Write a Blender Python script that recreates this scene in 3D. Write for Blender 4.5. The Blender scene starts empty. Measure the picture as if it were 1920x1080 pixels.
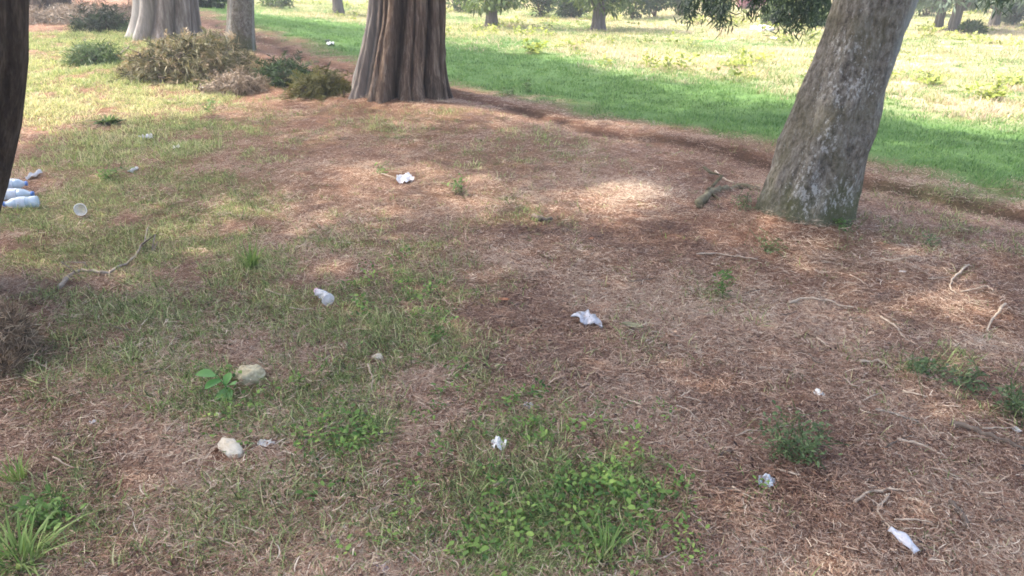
import bpy, math, random
import numpy as np
from mathutils import Vector

R = math.radians
SC = bpy.context.scene
C = SC.collection
rng = np.random.default_rng(7)
random.seed(7)

# ------------------------------------------------------------------ camera
F = 1400.0
PITCH = math.atan(620.0 / F)
CAM = np.array([0.0, 0.0, 1.6])
cd = bpy.data.cameras.new('camera')
cam = bpy.data.objects.new('camera', cd)
C.objects.link(cam)
cam.location = CAM
cam.rotation_euler = (math.pi / 2 - PITCH, 0, 0)
cd.sensor_width = 36.0
cd.lens = 36.0 * F / 1920.0
cd.clip_start = 0.05
cd.clip_end = 2000.0
SC.camera = cam

# ------------------------------------------------------------------ sky, sun, exposure
SUN_EL, SUN_AZ = R(60), R(-68)
SUND = np.array([math.sin(SUN_AZ) * math.cos(SUN_EL), math.cos(SUN_AZ) * math.cos(SUN_EL), math.sin(SUN_EL)])
w = bpy.data.worlds.new('World')
SC.world = w
w.use_nodes = True
wn = w.node_tree
sky = wn.nodes.new('ShaderNodeTexSky')
sky.sky_type = 'NISHITA'
sky.sun_disc = False
sky.sun_elevation = SUN_EL
sky.sun_rotation = SUN_AZ
sky.air_density = 1.0
sky.dust_density = 5.0
sky.ozone_density = 1.0
bg = wn.nodes['Background']
bg.inputs['Strength'].default_value = 0.15
wn.links.new(sky.outputs['Color'], bg.inputs['Color'])
sd = bpy.data.lights.new('sun', 'SUN')
sd.energy = 2.0
sd.angle = R(0.5)
sd.color = (1.0, 0.95, 0.86)
sun = bpy.data.objects.new('sun', sd)
C.objects.link(sun)
sun.location = (-20, 8, 30)
sun.rotation_euler = Vector(SUND).to_track_quat('Z', 'Y').to_euler()
SC.view_settings.view_transform = 'Standard'
SC.view_settings.look = 'None'
SC.view_settings.gamma = 1.0
SC.view_settings.use_curve_mapping = False
SC.view_settings.exposure = 2.35
SC.render.engine = 'CYCLES'
SC.cycles.max_bounces = 6
SC.cycles.diffuse_bounces = 3
SC.cycles.transparent_max_bounces = 8
SC.cycles.filter_width = 1.7
SC.cycles.use_denoising = True

# ------------------------------------------------------------------ maths helpers
def sstep(a, b, x):
    k = np.clip((np.asarray(x, float) - a) / (b - a), 0, 1)
    return k * k * (3 - 2 * k)

def _hash(ix, iy, seed):
    n = (ix.astype(np.int64) * 374761393 + iy.astype(np.int64) * 668265263 + seed * 982451653) & 0x7fffffff
    n = ((n ^ (n >> 13)) * 1274126177) & 0x7fffffff
    return ((n ^ (n >> 16)) & 0xffff) / 65535.0

def noise(x, y, s, seed=0):
    x = np.asarray(x, float) / s
    y = np.asarray(y, float) / s
    ix, iy = np.floor(x), np.floor(y)
    fx, fy = x - ix, y - iy
    fx = fx * fx * (3 - 2 * fx)
    fy = fy * fy * (3 - 2 * fy)
    a, b = _hash(ix, iy, seed), _hash(ix + 1, iy, seed)
    c, d = _hash(ix, iy + 1, seed), _hash(ix + 1, iy + 1, seed)
    return (a + (b - a) * fx) * (1 - fy) + (c + (d - c) * fx) * fy - 0.5

def fbm(x, y, s, seed=0, o=3):
    r, a = 0, 1.0
    for k in range(o):
        r = r + a * noise(x, y, s / 2 ** k, seed + 17 * k)
        a *= 0.55
    return r

# the row of trees on the low bank: s runs along it, t across it towards the meadow
PR = np.array([1.8, 4.5])
U = np.array([-0.571, 0.821])
NRM = np.array([0.821, 0.571])
def st(x, y):
    dx, dy = x - PR[0], y - PR[1]
    return dx * U[0] + dy * U[1], dx * NRM[0] + dy * NRM[1]

def edge_t(s):
    return np.clip(1.52 - 0.14 * s, 0.55, 2.0)

MOUNDS = [(1.84, 4.62, .50, .15), (-1.45, 9.3, .9, .14), (-2.5, 2.9, .5, .07), (3.0, 3.9, .35, .05), (1.0, 5.1, .5, .06)]
def height(x, y):
    x = np.asarray(x, float)
    y = np.asarray(y, float)
    s, t = st(x, y)
    te = edge_t(s) + 0.18 * noise(s, t * 0 + 3.1, 0.9, 5)
    near = 1 - sstep(40, 60, np.hypot(x, y))
    z = -0.38 * sstep(1.6, 12, t) * near - 0.38 * (1 - near)
    z = z - np.clip(.05 + .06 * noise(s, s * 0 + 2.2, .8, 7), .015, .075) * sstep(-.6, -.04, t - te) * (1 - sstep(0, .09, t - te)) * near
    z = z + (.012 + .04 * noise(s, s * 0 + 8.3, .5, 6)) * np.exp(-(np.abs(t - te - .16) / 0.12) ** 2) * near
    z = z + 0.032 * np.clip(s - 7, 0, 25) * (1 - sstep(1, 4, t)) * near * (1 - sstep(6, 14, -t))
    for mx, my, mr, mh in MOUNDS:
        z = z + mh * np.exp(-((x - mx) ** 2 + (y - my) ** 2) / mr ** 2)
    z = z + (0.07 * fbm(x, y, 1.7, 11) + 0.02 * noise(x, y, 0.35, 12) + 0.012 * noise(x, y, 0.13, 13)) * (1 - 0.4 * sstep(2, 4, t))
    z = z + 0.10 * fbm(x, y, 9.0, 19) * sstep(8, 20, np.hypot(x, y))
    return z

SP, CP = math.sin(PITCH), math.cos(PITCH)
def ray(px, py):
    a, b = (px - 960) / F, (540 - py) / F
    return np.array([a, CP + b * SP, -SP + b * CP])

def P(px, py):
    d = ray(px, py)
    k = np.geomspace(0.8, 300, 4000)
    f = CAM[2] + d[2] * k - height(d[0] * k, d[1] * k)
    i = int(np.argmax(f < 0)) if (f < 0).any() else len(k) - 1
    a, b = k[max(i - 1, 0)], k[i]
    for _ in range(20):
        m = (a + b) / 2
        if CAM[2] + d[2] * m - float(height(d[0] * m, d[1] * m)) < 0:
            b = m
        else:
            a = m
    q = CAM + d * b
    return np.array([q[0], q[1], float(height(q[0], q[1]))])

def depth_at(q):
    return q[1] * CP - (q[2] - CAM[2]) * SP

def on_plane(px, py, Y):
    d = ray(px, py)
    return CAM + d * (Y / d[1])

def px_m(q):                # metres per photo pixel at a point
    return depth_at(q) / F

# ------------------------------------------------------------------ mesh helpers
def mesh_np(name, V, T, attrs=None, smooth=False):
    me = bpy.data.meshes.new(name)
    V = np.asarray(V, np.float32)
    T = np.asarray(T, np.int32)
    n = T.shape[1]
    me.vertices.add(len(V))
    me.vertices.foreach_set('co', V.ravel())
    me.loops.add(T.size)
    me.loops.foreach_set('vertex_index', T.ravel())
    me.polygons.add(len(T))
    me.polygons.foreach_set('loop_start', np.arange(0, T.size, n, dtype=np.int32))
    me.polygons.foreach_set('loop_total', np.full(len(T), n, np.int32))
    if smooth:
        me.polygons.foreach_set('use_smooth', np.ones(len(T), bool))
    for k, a in (attrs or {}).items():
        at = me.attributes.new(k, 'FLOAT', 'POINT')
        at.data.foreach_set('value', np.asarray(a, np.float32))
    me.update(calc_edges=True)
    me.validate()
    return me

def obj(name, me, mat=None, parent=None, loc=None):
    o = bpy.data.objects.new(name, me)
    C.objects.link(o)
    if mat is not None:
        me.materials.clear()
        me.materials.append(mat)
    if parent is not None:
        o.parent = parent
    if loc is not None:
        o.location = loc
    return o

def tag(o, label=None, cat=None, group=None, kind=None):
    if label: o['label'] = label
    if cat: o['category'] = cat
    if group: o['group'] = group
    if kind: o['kind'] = kind
    return o

def thing(name, loc, label, cat, group=None):
    o = bpy.data.objects.new(name, None)
    C.objects.link(o)
    o.location = loc
    o.empty_display_size = 0.1
    return tag(o, label, cat, group)

class Bag:
    """collects ribbons and tubes into one mesh"""
    def __init__(self):
        self.V, self.T, self.A, self.n = [], [], [], 0
    def add(self, V, T, a):
        self.V.append(V); self.T.append(T + self.n); self.A.append(a); self.n += len(V)
    def ribbons(self, L, W, side, a):
        """L (N,K,3) centre lines, W (N,K) widths, side (N,3), a (N,) colour value"""
        N, K, _ = L.shape
        off = side[:, None, :] * (W[..., None] / 2)
        V = np.stack([L - off, L + off], 2).reshape(N * K * 2, 3)
        base = (np.arange(N) * K * 2)[:, None]
        k = (np.arange(K - 1) * 2)[None]
        i = base + k
        q = np.stack([i, i + 1, i + 3, i, i + 3, i + 2], -1).reshape(-1, 3)
        self.add(V, q, np.repeat(a, K * 2))
    def tube(self, pts, rad, seg=7, a=0.5, cap=True):
        V, T = tube(pts, rad, seg, cap)
        self.add(V, T, np.full(len(V), a))
    def mesh(self, name, smooth=False):
        return mesh_np(name, np.concatenate(self.V), np.concatenate(self.T), {'v': np.concatenate(self.A)}, smooth)

def tube(pts, rad, seg=7, cap=True):
    pts = np.asarray(pts, float)
    K = len(pts)
    rad = np.broadcast_to(np.asarray(rad, float), (K,))
    tn = np.gradient(pts, axis=0)
    tn /= np.linalg.norm(tn, axis=1)[:, None] + 1e-9
    up = np.array([0, 0, 1.0]) if abs(tn[0, 2]) < 0.9 else np.array([1.0, 0, 0])
    e1 = np.cross(tn, up)
    e1 /= np.linalg.norm(e1, axis=1)[:, None] + 1e-9
    e2 = np.cross(tn, e1)
    th = np.arange(seg) * 2 * math.pi / seg
    V = pts[:, None] + rad[:, None, None] * (np.cos(th)[None, :, None] * e1[:, None] + np.sin(th)[None, :, None] * e2[:, None])
    V = V.reshape(-1, 3)
    i = (np.arange(K - 1) * seg)[:, None] + np.arange(seg)[None]
    j = (np.arange(K - 1) * seg)[:, None] + (np.arange(seg)[None] + 1) % seg
    T = np.concatenate([np.stack([i, j, j + seg], -1).reshape(-1, 3), np.stack([i, j + seg, i + seg], -1).reshape(-1, 3)])
    if cap:
        V = np.concatenate([V, pts[:1], pts[-1:]])
        a, b = K * seg, K * seg + 1
        r = np.arange(seg)
        T = np.concatenate([T, np.stack([(r + 1) % seg, r, np.full(seg, a)], -1),
                            np.stack([(K - 1) * seg + r, (K - 1) * seg + (r + 1) % seg, np.full(seg, b)], -1)])
    return V, T

def unit(n):
    v = rng.normal(size=(n, 3))
    return v / np.linalg.norm(v, axis=1)[:, None]

# ------------------------------------------------------------------ material helpers
def new_mat(name):
    m = bpy.data.materials.new(name)
    m.use_nodes = True
    nt = m.node_tree
    nt.nodes.clear()
    out = nt.nodes.new('ShaderNodeOutputMaterial')
    return m, nt, out

def nd(nt, typ, **kw):
    n = nt.nodes.new(typ)
    for k, v in kw.items():
        setattr(n, k, v)
    return n

def ramp(nt, src, stops, interp='LINEAR'):
    r = nt.nodes.new('ShaderNodeValToRGB')
    r.color_ramp.interpolation = interp
    el = r.color_ramp.elements
    while len(el) > 1:
        el.remove(el[-1])
    for i, (p, c) in enumerate(stops):
        e = el[0] if i == 0 else el.new(p)
        e.position = p
        e.color = (*c, 1) if len(c) == 3 else c
    if src is not None:
        nt.links.new(src, r.inputs['Fac'])
    return r

def math_n(nt, op, a, b=None, clamp=False):
    n = nt.nodes.new('ShaderNodeMath')
    n.operation = op
    n.use_clamp = clamp
    for i, v in enumerate((a, b)):
        if v is None: continue
        if isinstance(v, (int, float)): n.inputs[i].default_value = v
        else: nt.links.new(v, n.inputs[i])
    return n.outputs[0]

def mix_c(nt, f, a, b, blend='MIX'):
    n = nt.nodes.new('ShaderNodeMix')
    n.data_type = 'RGBA'
    n.blend_type = blend
    for s, v in (('Factor', f), ('A', a), ('B', b)):
        i = [k for k in n.inputs if k.name == s and (k.type == 'RGBA' or s == 'Factor' and k.type == 'VALUE')][0]
        if isinstance(v, (int, float)): i.default_value = v
        elif isinstance(v, tuple): i.default_value = (*v, 1)
        else: nt.links.new(v, i)
    return [o for o in n.outputs if o.type == 'RGBA'][0]

def noise_n(nt, vec, scale, detail=4, rough=0.6):
    n = nt.nodes.new('ShaderNodeTexNoise')
    n.inputs['Scale'].default_value = scale
    n.inputs['Detail'].default_value = detail
    n.inputs['Roughness'].default_value = rough
    if vec is not None: nt.links.new(vec, n.inputs['Vector'])
    return n.outputs['Fac']

def coords(nt, scale=(1, 1, 1), kind='Object'):
    t = nt.nodes.new('ShaderNodeTexCoord')
    m = nt.nodes.new('ShaderNodeMapping')
    m.inputs['Scale'].default_value = scale
    nt.links.new(t.outputs[kind], m.inputs['Vector'])
    return m.outputs['Vector']

def attr(nt, name, typ='GEOMETRY'):
    a = nt.nodes.new('ShaderNodeAttribute')
    a.attribute_name = name
    a.attribute_type = typ
    return a.outputs['Fac']

def leaf_mat(name, stops, trans=0.35, tint=True, rough=0.55, tcol=1.15):
    """foliage or straw: colour from the blade's own value plus its clump's value"""
    m, nt, out = new_mat(name)
    v = attr(nt, 'v')
    if tint:
        v = math_n(nt, 'ADD', v, math_n(nt, 'SUBTRACT', attr(nt, 'tint', 'INSTANCER'), 0.0), True)
    r = ramp(nt, v, stops)
    p = nd(nt, 'ShaderNodeBsdfPrincipled')
    p.inputs['Roughness'].default_value = rough
    p.inputs['Specular IOR Level'].default_value = 0.25
    nt.links.new(r.outputs[0], p.inputs['Base Color'])
    tr = nd(nt, 'ShaderNodeBsdfTranslucent')
    c = mix_c(nt, 1.0, r.outputs[0], (tcol, tcol, tcol * .8), 'MULTIPLY')
    nt.links.new(c, tr.inputs['Color'])
    ms = nd(nt, 'ShaderNodeMixShader')
    ms.inputs[0].default_value = trans
    nt.links.new(p.outputs[0], ms.inputs[1])
    nt.links.new(tr.outputs[0], ms.inputs[2])
    nt.links.new(ms.outputs[0], out.inputs[0])
    return m

def plain_mat(name, a, b, scale=20, rough=0.7, bump=0.0, vec=(1, 1, 1), spec=0.3, trans=0.0, dist=0.01):
    m, nt, out = new_mat(name)
    co = coords(nt, vec)
    f = noise_n(nt, co, scale, 6, 0.65)
    r = ramp(nt, f, [(0.3, a), (0.7, b)])
    p = nd(nt, 'ShaderNodeBsdfPrincipled')
    p.inputs['Roughness'].default_value = rough
    p.inputs['Specular IOR Level'].default_value = spec
    p.inputs['Transmission Weight'].default_value = trans
    nt.links.new(r.outputs[0], p.inputs['Base Color'])
    if bump:
        bm = nd(nt, 'ShaderNodeBump')
        bm.inputs['Strength'].default_value = bump
        bm.inputs['Distance'].default_value = dist
        nt.links.new(f, bm.inputs['Height'])
        nt.links.new(bm.outputs[0], p.inputs['Normal'])
    nt.links.new(p.outputs[0], out.inputs[0])
    return m

# ------------------------------------------------------------------ cover maps (where grass grows, where litter lies)
# world-space ellipses: centre, half sizes in metres, amount
def blob(px, py, rx, ry, amt):
    c = P(px, py)
    mx = rx * px_m(c)
    a, b = P(px, max(py - ry, 4)), P(px, py + ry)
    return (c[0], c[1], mx, max(abs(a[1] - b[1]) / 2, 0.05), amt)

GREEN = [blob(*a) for a in [
    (120, 150, 190, 60, .75), (230, 300, 190, 90, .5), (110, 400, 130, 60, .75), (330, 380, 110, 70, .5),
    (470, 480, 140, 60, .75), (310, 560, 170, 70, .6), (780, 560, 120, 70, .75), (700, 640, 200, 60, .35),
    (420, 740, 90, 70, .55), (660, 810, 90, 50, .55), (950, 750, 140, 60, .6), (1000, 860, 200, 60, .55),
    (1060, 980, 190, 95, .8), (900, 1040, 160, 60, .55), (500, 960, 150, 90, .5), (60, 980, 110, 110, .8),
    (1480, 830, 70, 40, .25), (1800, 700, 120, 40, .55), (1900, 770, 60, 40, .55), (1330, 560, 40, 40, .2),
    (1180, 640, 70, 40, .12), (1600, 470, 60, 25, .2), (1800, 400, 140, 40, .35), (700, 230, 160, 30, .25),
    (980, 270, 160, 40, .25), (640, 700, 160, 90, .25), (230, 660, 130, 60, .35), (1000, 400, 100, 40, .22), (1720, 430, 90, 25, .3),
    (150, 90, 160, 34, .9), (330, 190, 120, 30, .5), (60, 120, 120, 40, .8), (230, 150, 140, 30, .7), (100, 200, 140, 50, .5), (180, 75, 120, 16, .7), (230, 420, 260, 80, .35), (420, 560, 260, 80, .3), (560, 700, 260, 90, .3), (1860, 480, 80, 30, .25), (300, 250, 120, 30, .3),
]]
def green_map(x, y):
    s, t = st(x, y)
    g = np.zeros_like(np.asarray(x, float))
    for cx, cy, rx, ry, a in GREEN:
        d = ((x - cx) / rx) ** 2 + ((y - cy) / ry) ** 2
        g = g + a * np.exp(-0.7 * d)
    g = np.clip(g, 0, 1)
    g = g * (0.80 + 1.5 * fbm(x, y, 0.36, 31) + 1.0 * noise(x, y, 0.13, 33)) + 0.16 * np.clip(fbm(x, y, 0.6, 37) + .15, 0, 1)
    # away from the view the lane goes on as the same patchy turf
    far = sstep(3.5, 5.5, np.abs(x) / np.maximum(0.75 * y + 0.3, 0.3)) * (y < 12) + (y < 1.2)
    g = np.where(far > 0.5, 0.35 + 0.6 * fbm(x, y, 0.7, 39), g)
    return np.clip(g, 0, 1)

def edge_shade(x, y):
    s, t = st(x, y)
    te = edge_t(s) + 0.18 * noise(s, t * 0 + 3.1, 0.9, 5)
    return np.abs(t - te + .02) < .04 + .16 * noise(x, y, .25, 44)

def edge_shade_amt(x, y):
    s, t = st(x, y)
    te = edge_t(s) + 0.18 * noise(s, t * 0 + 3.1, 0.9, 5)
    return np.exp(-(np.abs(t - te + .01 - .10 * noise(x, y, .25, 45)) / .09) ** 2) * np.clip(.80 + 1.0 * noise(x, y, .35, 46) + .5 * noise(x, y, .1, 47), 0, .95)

def meadow_mask(x, y):
    s, t = st(x, y)
    return sstep(0.0, 1.15, t - edge_t(s) + 0.5 * fbm(x, y, 0.4, 41))

def sun_dry_map(x, y):
    s, t = st(x, y)
    d = sstep(3.6, 7.0, t + 2.2 * fbm(x, y, 2.5, 43))  # painted paleness of sunlit grass beyond the tree shade, mixed with dry patches
    return np.clip(d * (0.75 + 0.9 * fbm(x, y, 1.6, 47)), 0, 1)

# ------------------------------------------------------------------ ground
HAZE = 0.0032
def build_ground():
    front = np.linspace(-62, 62, 420)
    back = np.linspace(62, 298, 90)[1:-1]
    ang = np.radians(np.concatenate([front, back]))
    rr = np.concatenate([[0.25, 0.5, 0.8], np.geomspace(1.0, 45, 400), np.geomspace(47, 180, 24)])
    A, Rr = np.meshgrid(ang, rr)
    X, Y = np.sin(A) * Rr, np.cos(A) * Rr
    x, y = X.ravel(), Y.ravel()
    z = height(x, y)
    n, m = len(ang), len(rr)
    V = np.stack([x, y, z], 1)
    i = (np.arange(m - 1) * n)[:, None] + np.arange(n)[None]
    j = (np.arange(m - 1) * n)[:, None] + (np.arange(n)[None] + 1) % n
    T = np.stack([i, i + n, j + n, j], -1).reshape(-1, 4)
    # close the hole at the centre
    V = np.concatenate([V, [[0, 0, float(height(0, 0))]]])
    x = np.append(x, 0); y = np.append(y, 0)
    me = mesh_np('ground', V, T, {'green': green_map(x, y), 'meadow': meadow_mask(x, y), 'dry': sun_dry_map(x, y), 'edge_shade': edge_shade_amt(x, y)}, True)
    m_, nt, out = new_mat('ground_earth')
    co = coords(nt)
    n1 = noise_n(nt, co, 55, 8, 0.75)
    n2 = noise_n(nt, co, 6, 6, 0.6)
    n3 = noise_n(nt, co, 160, 4, 0.7)
    soil = ramp(nt, n1, [(0.28, (.034, .016, .010)), (0.45, (.135, .060, .037)), (0.58, (.28, .145, .09)), (0.72, (.47, .31, .215))])
    soil2 = mix_c(nt, math_n(nt, 'MULTIPLY', n2, 0.55), soil.outputs[0], (.195, .12, .083))
    turf = ramp(nt, n1, [(0.28, (.05, .05, .02)), (0.5, (.15, .155, .055)), (0.7, (.32, .30, .13))])
    gm = math_n(nt, 'MULTIPLY', attr(nt, 'green'), 0.8, True)
    lane = mix_c(nt, gm, soil2, turf.outputs[0])
    lush = ramp(nt, n1, [(0.3, (.055, .10, .03)), (0.55, (.12, .21, .06)), (0.75, (.21, .31, .11))])
    dryc = ramp(nt, noise_n(nt, co, 3.2, 8, 0.7), [(0.32, (.20, .26, .07)), (0.44, (.36, .36, .15)), (0.53, (.46, .38, .25)), (0.66, (.55, .41, .32))])
    dry2 = mix_c(nt, attr(nt, 'dry'), lush.outputs[0], dryc.outputs[0])
    col = mix_c(nt, attr(nt, 'meadow'), lane, dry2)
    col = mix_c(nt, math_n(nt, 'MULTIPLY', attr(nt, 'edge_shade'), .78, True), col, (.034, .022, .016))   # shadow of the bank lip painted as a dark strip
    p = nd(nt, 'ShaderNodeBsdfPrincipled')
    p.inputs['Roughness'].default_value = 0.95
    p.inputs['Specular IOR Level'].default_value = 0.1
    nt.links.new(col, p.inputs['Base Color'])
    b = nd(nt, 'ShaderNodeBump')
    b.inputs['Strength'].default_value = 0.9
    b.inputs['Distance'].default_value = 0.015
    nt.links.new(math_n(nt, 'ADD', n1, math_n(nt, 'MULTIPLY', n3, 0.5)), b.inputs['Height'])
    nt.links.new(b.outputs[0], p.inputs['Normal'])
    nt.links.new(p.outputs[0], out.inputs[0])
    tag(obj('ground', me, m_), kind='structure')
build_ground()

# ------------------------------------------------------------------ bark
def bark_fibrous(name, dark, mid, light, scale=(16, 16, 1.3)):
    m, nt, out = new_mat(name)
    co = coords(nt, scale)
    f = noise_n(nt, co, 1.0, 8, 0.7)
    co2 = coords(nt, (3, 3, .7))
    g = noise_n(nt, co2, 1.0, 4, 0.6)
    fine = noise_n(nt, coords(nt, (70, 70, 6)), 1.0, 4, 0.6)
    h = math_n(nt, 'ADD', math_n(nt, 'MULTIPLY', f, 0.75), math_n(nt, 'MULTIPLY', fine, 0.35))
    r = ramp(nt, h, [(0.35, dark), (0.55, mid), (0.75, light)])
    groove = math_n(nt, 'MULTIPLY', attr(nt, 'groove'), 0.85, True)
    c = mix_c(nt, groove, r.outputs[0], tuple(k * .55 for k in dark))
    c2 = mix_c(nt, math_n(nt, 'MULTIPLY', attr(nt, 'lichen'), g), c, (.50, .48, .44))  # painted tone of the lit trunk side, passed in as lichen
    p = nd(nt, 'ShaderNodeBsdfPrincipled')
    p.inputs['Roughness'].default_value = 0.9
    p.inputs['Specular IOR Level'].default_value = 0.08
    nt.links.new(c2, p.inputs['Base Color'])
    b = nd(nt, 'ShaderNodeBump')
    b.inputs['Strength'].default_value = 1.0
    b.inputs['Distance'].default_value = 0.03
    nt.links.new(h, b.inputs['Height'])
    nt.links.new(b.outputs[0], p.inputs['Normal'])
    nt.links.new(p.outputs[0], out.inputs[0])
    return m

def bark_mottled(name):
    """greyish bark with small flakes and crusts of white lichen"""
    m, nt, out = new_mat(name)
    co = coords(nt, (1, 1, .55))
    f = noise_n(nt, co, 30, 8, 0.8)
    big = noise_n(nt, co, 5, 4, 0.6)
    r = ramp(nt, f, [(0.35, (.055, .046, .036)), (0.48, (.17, .148, .118)), (0.66, (.36, .33, .275))])
    moss = mix_c(nt, math_n(nt, 'MULTIPLY', ramp(nt, big, [(.45, (0, 0, 0)), (.65, (1, 1, 1))]).outputs[0], 0.45), r.outputs[0], (.13, .115, .055))
    sx = nd(nt, 'ShaderNodeSeparateXYZ')
    nt.links.new(coords(nt), sx.inputs[0])
    low = math_n(nt, 'MULTIPLY', math_n(nt, 'SUBTRACT', math_n(nt, 'MULTIPLY', big, .8), math_n(nt, 'MULTIPLY', sx.outputs[2], 1.1)), 4.0, True)
    moss = mix_c(nt, math_n(nt, 'MULTIPLY', low, .7), moss, (.085, .095, .035))   # green moss on the foot
    v = nd(nt, 'ShaderNodeTexVoronoi')
    v.inputs['Scale'].default_value = 42
    nt.links.new(co, v.inputs['Vector'])
    spots = noise_n(nt, co, 42, 7, 0.8)
    # speckle everywhere, crust where the lichen attribute is high
    th = math_n(nt, 'SUBTRACT', 0.74, math_n(nt, 'MULTIPLY', attr(nt, 'lichen'), 0.215))
    mask = math_n(nt, 'MULTIPLY', math_n(nt, 'SUBTRACT', spots, th), 14, True)
    speck = math_n(nt, 'MULTIPLY', math_n(nt, 'SUBTRACT', noise_n(nt, co, 85, 2, 0.5), 0.66), 10, True)
    mk = math_n(nt, 'MAXIMUM', mask, math_n(nt, 'MULTIPLY', speck, 0.6))
    c = mix_c(nt, math_n(nt, 'MULTIPLY', mk, .85), moss, (.50, .485, .44))
    c = mix_c(nt, math_n(nt, 'MULTIPLY', attr(nt, 'groove'), 0.8, True), c, (.35, .37, .35))  # leaning trunk's meadow side: painted sky light
    p = nd(nt, 'ShaderNodeBsdfPrincipled')
    p.inputs['Roughness'].default_value = 0.85
    p.inputs['Specular IOR Level'].default_value = 0.2
    nt.links.new(c, p.inputs['Base Color'])
    b = nd(nt, 'ShaderNodeBump')
    b.inputs['Strength'].default_value = 1.0
    b.inputs['Distance'].default_value = 0.03
    nt.links.new(math_n(nt, 'ADD', f, math_n(nt, 'MULTIPLY', v.outputs['Distance'], 0.7)), b.inputs['Height'])
    nt.links.new(b.outputs[0], p.inputs['Normal'])
    nt.links.new(p.outputs[0], out.inputs[0])
    return m

M_BIG = bark_fibrous('cypress_bark', (.024, .015, .011), (.118, .080, .057), (.30, .235, .18))
M_GREYFL = bark_fibrous('grey_cypress_bark', (.055, .042, .035), (.20, .165, .14), (.40, .36, .33))
M_DARKB = bark_fibrous('dark_bark', (.018, .013, .010), (.055, .040, .030), (.13, .10, .08))
M_FARB = bark_fibrous('far_bark', (.05, .045, .04), (.13, .115, .105), (.22, .20, .185))  # bark of distant trees lightened in colour to look hazy
M_MOT = bark_mottled('lichen_bark')
M_TWIG = plain_mat('twig_bark', (.07, .05, .038), (.20, .15, .11), 30, .85, .4)
M_STICK = plain_mat('bleached_stick', (.26, .19, .13), (.50, .40, .30), 40, .8, .3)

def trunk_mesh(name, base, levels, flutes=(), seg=120, sub=40, rough=0.006, lichen=None, groove_attr=True, rot=0.0):
    """levels: (cx, cy, z, r) relative to base, lowest first; flutes: (lobes, amp_bottom, amp_top, phase)"""
    lv = np.array(levels, float)
    zz = np.linspace(lv[0, 2], lv[-1, 2], sub * max(1, len(lv) - 1))
    def cub(a):
        i = np.interp(zz, lv[:, 2], a)
        k = np.array([.25, .5, .25])
        for _ in range(max(2, sub // 4)):
            i[1:-1] = np.convolve(i, k, 'valid')
        return i
    cx, cy, r = cub(lv[:, 0]), cub(lv[:, 1]), cub(lv[:, 3])
    th = np.linspace(0, 2 * math.pi, seg, endpoint=False) + rot
    TH, Z = np.meshgrid(th, zz)
    frac = (Z - zz[0]) / (zz[-1] - zz[0])
    k = np.zeros_like(TH)
    groove = np.zeros_like(TH)
    for lobes, ab, at_, ph in flutes:
        wv = np.abs(np.sin(lobes * TH / 2 + ph + 0.25 * np.sin(Z * 1.3 + lobes)))
        amp = ab + (at_ - ab) * np.clip(frac * 1.6, 0, 1)
        k += amp * (wv - 0.64)
        groove = np.maximum(groove, np.clip((0.34 - wv) / 0.34, 0, 1) * np.clip(amp / 0.08, 0, 1))
    nx = noise(TH * r[:, None] * 1.0 + 50, Z * 0.35, 0.10, 61) + 0.6 * noise(TH * r[:, None] + 9, Z * .5, 0.035, 63)
    seam = np.minimum(np.abs(TH - rot), np.abs(TH - rot - 2 * math.pi))
    nx *= np.clip(seam / 0.25, 0, 1)
    RR = r[:, None] * (1 + k) + rough * 2 * nx
    X = cx[:, None] + RR * np.cos(TH)
    Y = cy[:, None] + RR * np.sin(TH)
    V = np.stack([X, Y, Z], -1).reshape(-1, 3)
    K = len(zz)
    i = (np.arange(K - 1) * seg)[:, None] + np.arange(seg)[None]
    j = (np.arange(K - 1) * seg)[:, None] + (np.arange(seg)[None] + 1) % seg
    T = np.stack([i, j, j + seg, i + seg], -1).reshape(-1, 4)
    li = np.zeros(len(V)) if lichen is None else lichen(V, TH.ravel())
    return mesh_np(name, V, T, {'groove': groove.ravel() if groove_attr else np.zeros(len(V)), 'lichen': li}, True)

# ------------------------------------------------------------------ crowns
CONIFER = leaf_mat('conifer_foliage', [(0, (.018, .035, .014)), (.5, (.040, .075, .025)), (1, (.085, .13, .045))], .45, False)
SUNNY = leaf_mat('pale_foliage', [(0, (.04, .065, .02)), (.5, (.10, .15, .045)), (1, (.20, .25, .085))], .35, False)
HAZED = leaf_mat('blue_green_foliage', [(0, (.06, .09, .065)), (.5, (.12, .165, .115)), (1, (.21, .26, .18))], .35, False)  # far foliage painted paler and bluer, standing in for haze
PINKF = leaf_mat('pink_blossom', [(0, (.10, .12, .05)), (.4, (.45, .20, .26)), (1, (.65, .36, .42))], .3, False)

# gaps in the crowns through which the sun reaches the ground (ground ellipses)
def ell(px, py, rx, ry):
    c = P(px, py)
    a, b = P(px, max(py - ry, 3)), P(px, py + ry)
    return (c[0], c[1], rx * px_m(c), max(abs(a[1] - b[1]) / 2, .1))
GAPS = [ell(100, 212, 135, 52), ell(1185, 365, 85, 32), ell(885, 172, 45, 10), ell(1800, 570, 60, 28), ell(1680, 100, 40, 40)]

def sun_ok(p, keep_gaps=True):
    """which crown points leave the sunny places on the ground alone"""
    z = p[:, 2] - 0.0
    g = p[:, :2] - SUND[None, :2] * (z / SUND[2])[:, None]
    s, t = st(g[:, 0], g[:, 1])
    ok = t < 4.3 + 1.1 * fbm(s, s * 0 + 1.0, 2.0, 71)
    if keep_gaps:
        for cx, cy, rx, ry in GAPS:
            ok &= ((g[:, 0] - cx) / rx) ** 2 + ((g[:, 1] - cy) / ry) ** 2 > 1
    return ok

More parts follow.
